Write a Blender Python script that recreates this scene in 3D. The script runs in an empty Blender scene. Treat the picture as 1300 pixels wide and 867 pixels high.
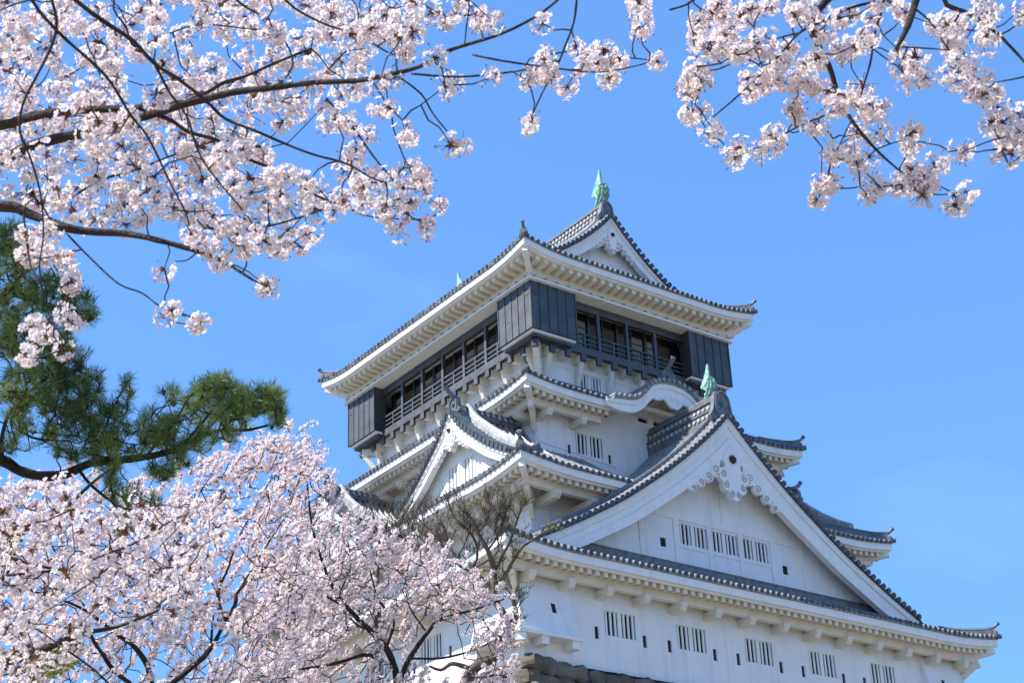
import bpy, math, random
import numpy as np
from mathutils import Vector, Matrix
rnd = random.Random(7)
rng = np.random.default_rng(11)
scene = bpy.context.scene
col = scene.collection
R = math.radians

# ------------------------------------------------------------------ camera
CAM = np.array((-63.7368, -81.4821, 1.6))
CR = np.array((0.80670827, -0.5896128, -0.0397305))
CU = np.array((-0.23800397, -0.38570295, 0.89139629))
CF = np.array((0.54090283, 0.70964074, 0.45147995))
FPX = 2185.92
cd = bpy.data.cameras.new('camera')
cam = bpy.data.objects.new('camera', cd)
col.objects.link(cam)
cam.matrix_world = Matrix(((CR[0], CU[0], -CF[0], CAM[0]), (CR[1], CU[1], -CF[1], CAM[1]), (CR[2], CU[2], -CF[2], CAM[2]), (0, 0, 0, 1)))
cd.sensor_width = 36.0
cd.lens = 36.0 * FPX / 1300.0
cd.clip_start = 0.1
cd.clip_end = 20000
cd.dof.use_dof = True
cd.dof.focus_distance = 95.0
cd.dof.aperture_fstop = 13.0
scene.camera = cam
# ------------------------------------------------------------------ sky, sun, exposure
SUN_EL, SUN_A = 50.0, 20.0            # elevation; degrees from -X towards +Y
sd = Vector((-math.cos(R(SUN_A)) * math.cos(R(SUN_EL)), math.sin(R(SUN_A)) * math.cos(R(SUN_EL)), math.sin(R(SUN_EL))))
world = bpy.data.worlds.new('World')
scene.world = world
world.use_nodes = True
wn = world.node_tree
wn.nodes.clear()
sky = wn.nodes.new('ShaderNodeTexSky')
sky.sky_type = 'NISHITA'
sky.sun_disc = False
sky.sun_elevation = R(SUN_EL)
sky.sun_rotation = math.atan2(sd.x, sd.y)
sky.air_density = 1.0
sky.dust_density = 0.3
sky.ozone_density = 2.2
gm = wn.nodes.new('ShaderNodeGamma')          # evens out the sky's brightness from zenith to horizon
gm.inputs['Gamma'].default_value = 0.5
hs = wn.nodes.new('ShaderNodeVectorMath')
hs.operation = 'MULTIPLY'
hs.inputs[1].default_value = (0.68, 1.29, 2.24)
bg = wn.nodes.new('ShaderNodeBackground')
bg.inputs['Strength'].default_value = 0.15
wo = wn.nodes.new('ShaderNodeOutputWorld')
wn.links.new(sky.outputs[0], gm.inputs['Color'])
wn.links.new(gm.outputs[0], hs.inputs[0])
wg = wn.nodes.new('ShaderNodeTexCoord')
wm = wn.nodes.new('ShaderNodeMapping')
wm.inputs['Scale'].default_value = (3.0, 3.0, 9.0)
wm.inputs['Rotation'].default_value = (0.3, 0.2, 0.0)
wz = wn.nodes.new('ShaderNodeTexNoise')
wz.inputs['Scale'].default_value = 1.6
wz.inputs['Detail'].default_value = 7
wr = wn.nodes.new('ShaderNodeValToRGB')
wr.color_ramp.elements[0].position = 0.56
wr.color_ramp.elements[0].color = (0, 0, 0, 1)
wr.color_ramp.elements[1].position = 0.85
wr.color_ramp.elements[1].color = (0.16, 0.16, 0.16, 1)
wx = wn.nodes.new('ShaderNodeMix')
wx.data_type = 'RGBA'
wx.inputs[7].default_value = (4.2, 4.4, 4.7, 1)
wn.links.new(wg.outputs['Generated'], wm.inputs['Vector'])
wn.links.new(wm.outputs[0], wz.inputs['Vector'])
wn.links.new(wz.outputs[0], wr.inputs[0])
wn.links.new(wr.outputs[0], wx.inputs['Factor'])
wn.links.new(hs.outputs[0], wx.inputs[6])
wn.links.new(wx.outputs[2], bg.inputs['Color'])
wn.links.new(bg.outputs[0], wo.inputs['Surface'])
sl = bpy.data.lights.new('sun', 'SUN')
sl.energy = 5.0
sl.angle = R(0.53)
sl.color = (1.0, 0.955, 0.88)
sun = bpy.data.objects.new('sun', sl)
col.objects.link(sun)
sun.rotation_euler = sd.to_track_quat('Z', 'Y').to_euler()
sun.location = (-60, 20, 90)
scene.view_settings.view_transform = 'Standard'
scene.view_settings.look = 'None'
scene.view_settings.exposure = 0.75
scene.view_settings.gamma = 1.0
scene.render.engine = 'CYCLES'
scene.cycles.max_bounces = 8
scene.cycles.transmission_bounces = 6
scene.cycles.transparent_max_bounces = 8

# ------------------------------------------------------------------ materials
def mat(name, base, rough=0.8, var=None, scale=4.0, bump=0.0, bscale=30.0, spec=0.4, trans=0.0, stain=None, metal=0.0):
    m = bpy.data.materials.new(name)
    m.use_nodes = True
    nt = m.node_tree
    b = nt.nodes['Principled BSDF']
    b.inputs['Base Color'].default_value = (*base, 1)
    b.inputs['Roughness'].default_value = rough
    b.inputs['Specular IOR Level'].default_value = spec
    b.inputs['Metallic'].default_value = metal
    tc = nt.nodes.new('ShaderNodeNewGeometry')
    src = None
    if var is not None:
        n = nt.nodes.new('ShaderNodeTexNoise')
        n.inputs['Scale'].default_value = scale
        n.inputs['Detail'].default_value = 6
        nt.links.new(tc.outputs['Position'], n.inputs['Vector'])
        r = nt.nodes.new('ShaderNodeValToRGB')
        r.color_ramp.elements[0].position = 0.3
        r.color_ramp.elements[1].position = 0.7
        r.color_ramp.elements[0].color = (*var, 1)
        r.color_ramp.elements[1].color = (*base, 1)
        nt.links.new(n.outputs[0], r.inputs[0])
        src = r.outputs[0]
        if stain is not None:       # rain streaks: noise stretched along z
            mp = nt.nodes.new('ShaderNodeMapping')
            mp.inputs['Scale'].default_value = (1.6, 1.6, 0.12)
            nt.links.new(tc.outputs['Position'], mp.inputs['Vector'])
            n3 = nt.nodes.new('ShaderNodeTexNoise')
            n3.inputs['Scale'].default_value = 1.5
            n3.inputs['Detail'].default_value = 8
            nt.links.new(mp.outputs[0], n3.inputs['Vector'])
            r3 = nt.nodes.new('ShaderNodeValToRGB')
            r3.color_ramp.elements[0].position = 0.52
            r3.color_ramp.elements[1].position = 0.8
            r3.color_ramp.elements[0].color = (0, 0, 0, 1)
            r3.color_ramp.elements[1].color = (0.55, 0.55, 0.55, 1)
            nt.links.new(n3.outputs[0], r3.inputs[0])
            mx = nt.nodes.new('ShaderNodeMix')
            mx.data_type = 'RGBA'
            nt.links.new(r3.outputs[0], mx.inputs['Factor'])
            nt.links.new(src, mx.inputs[6])
            mx.inputs[7].default_value = (*stain, 1)
            src = mx.outputs[2]
        nt.links.new(src, b.inputs['Base Color'])
    if bump > 0:
        n2 = nt.nodes.new('ShaderNodeTexNoise')
        n2.inputs['Scale'].default_value = bscale
        n2.inputs['Detail'].default_value = 5
        nt.links.new(tc.outputs['Position'], n2.inputs['Vector'])
        bp = nt.nodes.new('ShaderNodeBump')
        bp.inputs['Strength'].default_value = bump
        bp.inputs['Distance'].default_value = 0.05
        nt.links.new(n2.outputs[0], bp.inputs['Height'])
        nt.links.new(bp.outputs[0], b.inputs['Normal'])
    if trans > 0:
        t = nt.nodes.new('ShaderNodeBsdfTranslucent')
        if src is not None:
            nt.links.new(src, t.inputs['Color'])
        else:
            t.inputs['Color'].default_value = (*base, 1)
        ms = nt.nodes.new('ShaderNodeMixShader')
        ms.inputs[0].default_value = trans
        out = nt.nodes['Material Output']
        nt.links.new(b.outputs[0], ms.inputs[1])
        nt.links.new(t.outputs[0], ms.inputs[2])
        nt.links.new(ms.outputs[0], out.inputs['Surface'])
    return m

M = {}
M['plaster'] = mat('white_plaster', (0.80, 0.795, 0.80), 0.9, (0.74, 0.735, 0.735), 0.8, 0.25, 9.0, 0.2, stain=(0.54, 0.53, 0.53))
M['trim'] = mat('white_trim', (0.82, 0.81, 0.80), 0.85, (0.74, 0.73, 0.71), 1.4, 0.15, 12.0, 0.2, stain=(0.64, 0.61, 0.56))
M['cream'] = mat('cream_eave_bounce', (0.76, 0.70, 0.60), 0.85, (0.67, 0.605, 0.51), 1.6, 0.1, 12.0, 0.2)  # warm light bounced off the ground is put into this cream
M['tile'] = mat('sunlit_roof_tile', (0.30, 0.30, 0.30), 0.45, (0.13, 0.13, 0.135), 2.3, 0.2, 20.0, 0.8)  # sunlight put into the colour: lit twin of the shaded tile
M['ridge'] = mat('ridge_tile', (0.19, 0.192, 0.20), 0.5, (0.085, 0.087, 0.095), 3.0, 0.25, 16.0, 0.6, metal=0.2)
M['tileshade'] = mat('shaded_roof_tile', (0.085, 0.087, 0.095), 0.5, (0.045, 0.047, 0.053), 2.3, 0.2, 20.0, 0.4)  # shade put into the colour, for sheets between rows and tile ends
M['ridgepalelit'] = mat('pale_sunlit_ridge_tile', (0.50, 0.50, 0.49), 0.6, (0.26, 0.26, 0.27), 3.5, 0.25, 16.0, 0.4)  # sunlight put into small gables' descending ridges; also the pale ridge discs
M['grooveshade'] = mat('painted_groove_shade', (0.36, 0.355, 0.35), 0.9)  # grey standing in for shadow inside the ornament's scrolls
M['black'] = mat('black_boarding', (0.155, 0.158, 0.165), 0.64, (0.105, 0.108, 0.115), 1.1, 0.2, 14.0, 0.5, metal=1.0)
M['dark'] = mat('dark_opening', (0.012, 0.012, 0.014), 0.8)
M['brown'] = mat('brown_screen', (0.12, 0.072, 0.04), 0.6, (0.07, 0.04, 0.024), 2.0)
M['blind'] = mat('pale_blind', (0.30, 0.27, 0.20), 0.7, (0.2, 0.18, 0.14), 2.0)
M['rust'] = mat('rusty_boss', (0.05, 0.025, 0.02), 0.7, (0.09, 0.04, 0.03), 5.0)
M['copper'] = mat('green_copper', (0.40, 0.62, 0.52), 0.6, (0.07, 0.26, 0.20), 3.6, 0.5, 9.0, 0.5, stain=(0.05, 0.12, 0.10))
M['stone'] = mat('dark_wall_stone', (0.23, 0.19, 0.15), 0.95, (0.05, 0.047, 0.045), 0.9, 1.0, 5.0, 0.2)
M['bark'] = mat('cherry_bark', (0.085, 0.06, 0.05), 0.9, (0.035, 0.026, 0.024), 9.0, 0.6, 60.0, 0.2)
M['barkdark'] = mat('dark_bark', (0.05, 0.038, 0.032), 0.9, (0.022, 0.018, 0.016), 6.0, 0.6, 40.0, 0.2)
M['barkgrey'] = mat('grey_bare_bark', (0.18, 0.138, 0.108), 0.9, (0.07, 0.052, 0.042), 4.0, 0.5, 30.0, 0.2)
M['petal'] = mat('pale_petal', (0.95, 0.875, 0.84), 0.8, (0.93, 0.79, 0.77), 5.0, spec=0.15, trans=0.45)
M['petalfar'] = mat('pink_petal', (0.94, 0.84, 0.81), 0.8, (0.90, 0.73, 0.715), 1.3, spec=0.15, trans=0.4)
M['heart'] = mat('flower_heart', (0.55, 0.20, 0.22), 0.8, (0.40, 0.12, 0.12), 30.0, spec=0.2, trans=0.2)
M['bract'] = mat('bract', (0.17, 0.10, 0.03), 0.8, (0.20, 0.05, 0.04), 9.0, spec=0.2, trans=0.25)
M['needle'] = mat('pine_needle', (0.27, 0.33, 0.05), 0.5, (0.03, 0.085, 0.026), 2.0, spec=0.45, trans=0.3)
M['leaf'] = mat('young_leaf', (0.34, 0.33, 0.06), 0.7, (0.18, 0.22, 0.04), 1.5, spec=0.3, trans=0.4)
M['ground'] = mat('packed_earth', (0.27, 0.235, 0.19), 0.95, (0.18, 0.17, 0.11), 0.25, 0.5, 6.0, 0.2)
M['grass'] = mat('mound_grass', (0.11, 0.13, 0.05), 0.95, (0.16, 0.14, 0.08), 0.4, 0.6, 6.0, 0.2)

# ------------------------------------------------------------------ mesh builder and bookkeeping
class MB:
    def __init__(s):
        s.v = []
        s.f = []
        s.m = []
        s.cur = 0
    def add(s, vs, fs):
        s.m.extend([s.cur] * len(fs))
        o = len(s.v)
        s.v.extend([tuple(map(float, p)) for p in vs])
        s.f.extend([tuple(i + o for i in f) for f in fs])
    def hexa(s, p):              # 8 corners: bottom 0-3, top 4-7
        s.add(p, [(3, 2, 1, 0), (4, 5, 6, 7), (0, 1, 5, 4), (1, 2, 6, 5), (2, 3, 7, 6), (3, 0, 4, 7)])
    def box(s, x0, x1, y0, y1, z0, z1):
        s.hexa([(x0, y0, z0), (x1, y0, z0), (x1, y1, z0), (x0, y1, z0), (x0, y0, z1), (x1, y0, z1), (x1, y1, z1), (x0, y1, z1)])
    def bar(s, a, b, w, h, up=(0, 0, 1)):     # rectangular bar from a to b
        a = Vector(a); b = Vector(b); d = (b - a).normalized()
        r = d.cross(Vector(up)); r.normalize()
        u = r.cross(d)
        p = []
        for q in (a, b):
            p.append([q - r * w / 2 - u * h / 2, q + r * w / 2 - u * h / 2, q + r * w / 2 + u * h / 2, q - r * w / 2 + u * h / 2])
        s.hexa([*p[0], *p[1]])
    def tube(s, pts, rad, n=6, cap=True):
        pts = [Vector(p) for p in pts]
        k = len(pts)
        if not hasattr(rad, '__len__'):
            rad = [rad] * k
        rings = []
        prev = None
        for i in range(k):
            t = (pts[min(i + 1, k - 1)] - pts[max(i - 1, 0)])
            if t.length < 1e-9:
                t = Vector((0, 0, 1))
            t.normalize()
            if prev is None:
                a = Vector((0, 0, 1)) if abs(t.z) < 0.9 else Vector((1, 0, 0))
                u = t.cross(a).normalized()
            else:
                u = (prev - t * prev.dot(t))
                if u.length < 1e-6:
                    u = t.orthogonal()
                u.normalize()
            prev = u
            w = t.cross(u)
            rings.append([pts[i] + (u * math.cos(2 * math.pi * j / n) + w * math.sin(2 * math.pi * j / n)) * rad[i] for j in range(n)])
        vs = [p for r in rings for p in r]
        fs = []
        for i in range(k - 1):
            for j in range(n):
                fs.append((i * n + j, i * n + (j + 1) % n, (i + 1) * n + (j + 1) % n, (i + 1) * n + j))
        if cap:
            fs.append(tuple(range(n - 1, -1, -1)))
            fs.append(tuple((k - 1) * n + j for j in range(n)))
        s.add(vs, fs)
    def prism(s, outline, f):    # outline list of 2D; f(u,v,side)->3D for side 0,1
        n = len(outline)
        vs = [f(u, v, 0) for u, v in outline] + [f(u, v, 1) for u, v in outline]
        fs = [tuple(range(n)), tuple(range(2 * n - 1, n - 1, -1))]
        for i in range(n):
            j = (i + 1) % n
            fs.append((i, n + i, n + j, j))
        s.add(vs, fs)
    def strip(s, secs):          # closed cross-sections (lists of same length) joined along
        k = len(secs)
        n = len(secs[0])
        fs = []
        for i in range(k - 1):
            for j in range(n):
                fs.append((i * n + j, i * n + (j + 1) % n, (i + 1) * n + (j + 1) % n, (i + 1) * n + j))
        fs.append(tuple(range(n)))
        fs.append(tuple((k - 1) * n + j for j in range(n - 1, -1, -1)))
        s.add([p for c in secs for p in c], fs)
    def build(s, name, m, parent=None, smooth=False):
        me = bpy.data.meshes.new(name)
        me.from_pydata(s.v, [], s.f)
        for q in (m if isinstance(m, (list, tuple)) else [m]):
            me.materials.append(q)
        if any(s.m):
            me.polygons.foreach_set('material_index', s.m)
        if smooth:
            me.polygons.foreach_set('use_smooth', [True] * len(me.polygons))
        me.update()
        o = bpy.data.objects.new(name, me)
        col.objects.link(o)
        if parent is not None:
            o.parent = parent
        return o

def fast_mesh(name, V, sizes, idx, mats, midx, parent=None):
    me = bpy.data.meshes.new(name)
    V = np.asarray(V, np.float32)
    idx = np.asarray(idx, np.int32)
    sizes = np.asarray(sizes, np.int32)
    me.vertices.add(len(V)); me.vertices.foreach_set('co', V.ravel())
    me.loops.add(len(idx)); me.loops.foreach_set('vertex_index', idx)
    me.polygons.add(len(sizes))
    me.polygons.foreach_set('loop_start', np.concatenate([[0], np.cumsum(sizes)[:-1]]).astype(np.int32))
    me.polygons.foreach_set('loop_total', sizes)
    for m in mats:
        me.materials.append(m)
    me.polygons.foreach_set('material_index', np.asarray(midx, np.int32))
    me.update(calc_edges=True)
    o = bpy.data.objects.new(name, me)
    col.objects.link(o)
    if parent is not None:
        o.parent = parent
    return o

def empty(name, loc=(0, 0, 0), parent=None):
    o = bpy.data.objects.new(name, None)
    o.empty_display_size = 0.5
    col.objects.link(o)
    o.location = loc
    if parent is not None:
        o.parent = parent
    return o
def tag(o, label=None, cat=None, group=None, kind=None):
    if label: o['label'] = label
    if cat: o['category'] = cat
    if group: o['group'] = group
    if kind: o['kind'] = kind
    return o
def px(x, y, d):                # a point seen at photo pixel (x, y), d metres in front of the lens plane
    return CAM + (CF + CR * (x - 650) / FPX - CU * (y - 433.5) / FPX) * d
def interp(x, xs, ys):
    return float(np.interp(x, xs, ys))

# ------------------------------------------------------------------ ground and stone base
g = MB()
g.add([(-6000, -6000, 0), (6000, -6000, 0), (6000, 6000, 0), (-6000, 6000, 0)], [(0, 1, 2, 3)])
tag(g.build('ground', M['ground']), kind='structure')
# ------------------------------------------------------------------ castle
def side(k, A, B):
    """frame of one side of a rectangle: (s along, d inward from the edge, z); returns (function, half length)"""
    return [(lambda s, d, z: (s, -B + d, z), A), (lambda s, d, z: (A - d, s, z), B),
            (lambda s, d, z: (-s, B - d, z), A), (lambda s, d, z: (-A + d, -s, z), B)][k]

castle = empty('castle_keep', (0, 0, 25))
tag(castle, 'white walled castle keep of stacked grey tiled roofs with a black boarded top storey', 'castle')
CI = Matrix.Translation((0, 0, -25))
def part(mb, name, m, parent, smooth=False):
    """a part of the castle: geometry is given in world coordinates"""
    off = (0, 0, 25)
    mb.v = [(p[0], p[1], p[2] - 25) for p in mb.v]
    return mb.build(name, {'tile': [M['tile'], M['tileshade']], 'ridge': [M['ridge'], M['ridgepalelit']], 'carved': [M['trim'], M['grooveshade']]}.get(m) or M[m], parent, smooth)

def wall_face(mb, F, s0, s1, z0, ztop, holes, cuts=(), depth=0.3):
    """F(s, n, z): n is the depth into the wall"""
    ss = sorted(set([s0, s1] + [c for c in cuts if s0 < c < s1] + [h[0] for h in holes] + [h[1] for h in holes]))
    for a, b in zip(ss[:-1], ss[1:]):
        hs_ = sorted([h for h in holes if h[0] <= a + 1e-6 and h[1] >= b - 1e-6], key=lambda h: h[2])
        lo = z0
        segs = []
        for h in hs_:
            segs.append((lo, h[2])); lo = h[3]
        for p, q in segs:
            mb.add([F(a, 0, p), F(b, 0, p), F(b, 0, q), F(a, 0, q)], [(0, 1, 2, 3)])
        mb.add([F(a, 0, lo), F(b, 0, lo), F(b, 0, ztop(b)), F(a, 0, ztop(a))], [(0, 1, 2, 3)])
    for a, b, p, q in holes:
        D = depth
        mb.add([F(a, 0, p), F(b, 0, p), F(b, D, p), F(a, D, p)], [(0, 1, 2, 3)])
        mb.add([F(a, 0, q), F(b, 0, q), F(b, D, q), F(a, D, q)], [(3, 2, 1, 0)])
        mb.add([F(a, 0, p), F(a, 0, q), F(a, D, q), F(a, D, p)], [(0, 1, 2, 3)])
        mb.add([F(b, 0, p), F(b, 0, q), F(b, D, q), F(b, D, p)], [(3, 2, 1, 0)])

def fbox(mb, F, s0, s1, n0, n1, z0, z1):
    mb.hexa([F(s0, n0, z0), F(s1, n0, z0), F(s1, n1, z0), F(s0, n1, z0), F(s0, n0, z1), F(s1, n0, z1), F(s1, n1, z1), F(s0, n1, z1)])

def window(F, a, b, p, q, nb=7, depth=0.3, wide=True):
    w = MB(); fbox(w, F, a - .02, b + .02, depth - .02, depth + .05, p - .02, q + .02)
    win = part(w, 'window', 'dark', castle)
    bm = MB()
    n = nb
    for i in range(n):
        c = a + (b - a) * (i + 0.5) / n
        hw = 0.056
        if wide and i == n // 2: hw = 0.125
        fbox(bm, F, c - hw, c + hw, 0.05, 0.12, p - .01, q + .01)
    part(bm, 'bars', 'trim', win)
    return win
def slit(F, a, b, p, q, depth=0.25):
    w = MB(); fbox(w, F, a - .003, b + .003, .09, depth + .04, p - .02, q + .02)
    return part(w, 'arrow_slit', 'dark', castle)

def storey(A, B, z0, z1, holes):
    """holes[k] = list of (s0, s1, z0, z1, kind)"""
    mb = MB()
    for k in range(4):
        F, L = side(k, A, B)
        hl = holes.get(k, [])
        wall_face(mb, F, -L, L, z0, lambda s: z1, [h[:4] for h in hl])
        for h in hl:
            if h[4] == 'w': window(F, *h[:4])
            else: slit(F, *h[:4])
    mb.add([(-A, -B, z1), (A, -B, z1), (A, B, z1), (-A, B, z1)], [(0, 1, 2, 3)])
    return part(mb, 'wall', 'plaster', castle)

def mirrored(lst):
    return lst
# lower storey
h1 = []
for i in range(-2, 3):
    c = i * 4.75
    h1 += [(c - 1.0, c + 1.0, 26.95, 28.22, 'w'), (c - 1.68, c - 1.42, 26.66, 27.3, 's'), (c + 1.42, c + 1.68, 26.66, 27.3, 's')]
h1y = []
for i in range(-2, 3):
    c = i * 5.2
    h1y += [(c - 1.0, c + 1.0, 26.95, 28.22, 'w'), (c - 1.78, c - 1.52, 26.66, 27.3, 's'), (c + 1.52, c + 1.78, 26.66, 27.3, 's')]
T1X, T1Y = 15.6, 18.2
storey(T1X, T1Y, 24.6, 30.35, {0: h1, 2: list(h1), 1: h1y, 3: list(h1y)})
h2 = [(c - 1, c + 1, 33.6, 34.8, 'w') for c in (-8.5, -3.2, 3.2, 8.5)]
storey(11.4, 13.8, 30.3, 36.75, {3: h2, 1: list(h2)})
h3 = [(-5.9, -3.9, 40.32, 41.6, 'w'), (-6.5, -6.28, 40.15, 40.72, 's'), (-3.5, -3.28, 40.15, 40.72, 's'), (3.9, 5.9, 40.32, 41.6, 'w'), (6.28, 6.5, 40.15, 40.72, 's'), (3.28, 3.5, 40.15, 40.72, 's')]
h3y = [(c - 1, c + 1, 40.32, 41.6, 'w') for c in (-8, -2.7, 2.7, 8)]
storey(8.8, 11.2, 36.6, 43.1, {0: h3, 2: list(h3), 3: h3y, 1: list(h3y)})
h4 = [(-3.35, -1.65, 45.75, 46.98, 'w'), (1.65, 3.35, 45.75, 46.98, 'w')]
h4y = [(c - .85, c + .85, 45.75, 46.98, 'w') for c in (-5, 5)]
storey(6.4, 8.8, 43.0, 47.98, {0: h4, 2: list(h4), 3: h4y, 1: list(h4y)})
# string courses on the wall below the balcony
mb = MB()
for k in range(4):
    F, L = side(k, 6.4, 8.8)
    fbox(mb, F, -L - .0, L + .0, -.05, .0, 47.05, 47.22)
    for s in np.arange(-L + .2, L, (2 * L - .4) / round((2 * L - .4) / 2.4)):
        if any(abs(s - (h[0] + h[1]) / 2) < 1.05 for h in (h4 if k % 2 == 0 else h4y)): continue
        fbox(mb, F, s - .12, s + .12, -.035, 0, 44.5, 47.05)
part(mb, 'string_course', 'trim', castle)

# ---- flared stone-drop bays at the corners of the lower storey
for sx in (-1, 1):
    for sy in (-1, 1):
        mb = MB()
        t, bz, o = 29.5, 26.22, 0.8
        ax, ay = 12.75, 14.9
        P = lambda x, y, z: (sx * x, sy * y, z)
        e = 0.012
        top = [P(ax, T1Y + e, t), P(T1X + e, T1Y + e, t), P(T1X + e, ay, t)]
        bot = [P(ax, T1Y + o, bz), P(T1X + o, T1Y + o, bz), P(T1X + o, ay, bz)]
        inn = [P(ax, T1Y - .1, bz), P(T1X - .1, T1Y - .1, bz), P(T1X - .1, ay, bz)]
        tin = [P(ax, T1Y - .1, t), P(T1X - .1, ay, t)]
        mb.add(top + bot + inn + tin, [(0, 1, 4, 3), (1, 2, 5, 4), (3, 4, 7, 6), (4, 5, 8, 7), (0, 3, 6, 9), (2, 10, 8, 5)])
        bay = part(mb, 'flared_bay', 'plaster', castle)
        mb = MB()       # sill board and corbels
        for (x0, x1, y0, y1) in ((ax - .1, T1X + o + .1, T1Y - .1, T1Y + o + .1), (T1X - .1, T1X + o + .1, ay - .1, T1Y - .1 - .003)):
            xs = sorted((sx * x0, sx * x1)); ys = sorted((sy * y0, sy * y1))
            mb.box(xs[0], xs[1], ys[0], ys[1], bz - .19, bz - .003)
        part(mb, 'sill', 'trim', bay)
        for (x0, x1, y0, y1) in ((ax + .05, ax + .5, T1Y - .1, T1Y + o - .02), (T1X - .95, T1X - .5, T1Y - .1, T1Y + o - .02), (T1X - .1, T1X + o - .02, ay + .05, ay + .5), (T1X - .1, T1X + o - .02, T1Y - .95, T1Y - .5)):
            mb = MB()
            xs = sorted((sx * x0, sx * x1)); ys = sorted((sy * y0, sy * y1))
            mb.box(xs[0], xs[1], ys[0], ys[1], bz - .58, bz - .193)
            part(mb, 'corbel', 'trim', bay)
        mb = MB()
        mb.bar(P(T1X - .2, T1Y - .2, bz - .39), P(T1X + o - .05, T1Y + o - .05, bz - .39), .5, .37)
        part(mb, 'corbel', 'trim', bay)
        # slits following the flare
        for (s_, ax_) in ((14.05, 0),):
            f = lambda s, n, z: P(s, T1Y + o * (t - z) / (t - bz) - n, z)
            mb = MB(); fbox(mb, f, s_ - .13, s_ + .13, -.006, .02, 27.35, 28.0)
            part(mb, 'slit', 'dark', bay)

# ---- roofs
TS = 0.41      # spacing of the round tile rows
def tile_field(mb, Fn, L, zf, prof, lift, dmin, dmax, s_lo, s_hi, n_d=7):
    ns = max(2, int(round((s_hi - s_lo) / TS)))
    st = (s_hi - s_lo) / ns
    # under-tile sheet, as columns between neighbouring rows
    cols = []
    for i in range(ns + 1):
        s = s_lo + st * i
        a = dmin(s); b = max(a + .02, dmax(s))
        nn = n_d
        cols.append([Fn(s, a + (b - a) * j / nn, zf + .10 + prof(a + (b - a) * j / nn) + lift(s, a + (b - a) * j / nn)) for j in range(nn + 1)])
    vs = [p for c in cols for p in c]
    fs = []
    m = n_d + 1
    for i in range(ns):
        for j in range(n_d):
            fs.append((i * m + j, (i + 1) * m + j, (i + 1) * m + j + 1, i * m + j + 1))
    mb.cur = 1  # shade between the rows is in this sheet's colour
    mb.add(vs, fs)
    rr = .125
    for i in range(ns):
        s = s_lo + st * (i + .5)
        a = dmin(s); b = dmax(s)
        if b - a < .25: continue
        if a < .0: pass
        pts = []
        nn = max(3, int((b - a) / .55))
        for j in range(nn + 1):
            d = a + (b - a) * j / nn
            pts.append(Fn(s + rnd.uniform(-.012, .012), d, zf + .15 + prof(d) + lift(s, d)))
        mb.cur = 0
        mb.tube(pts, rr, 7, False)
        if a < 0:
            mb.cur = 1  # end discs take the tile colour with shade painted in
            e = Vector(Fn(s, a - .03, zf + .15 + prof(a) + lift(s, a)))
            mb.tube([e, e + (Vector(pts[0]) - e) * 1.6], rr + .012, 9)
            mb.cur = 0

def eave_lift(L, up, w):
    def f(s, d):
        q = (abs(s) - (L - w)) / w
        if q <= 0: return 0.0
        return up * q * q * max(0.0, 1 - max(d, 0) / w)
    return f

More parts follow.
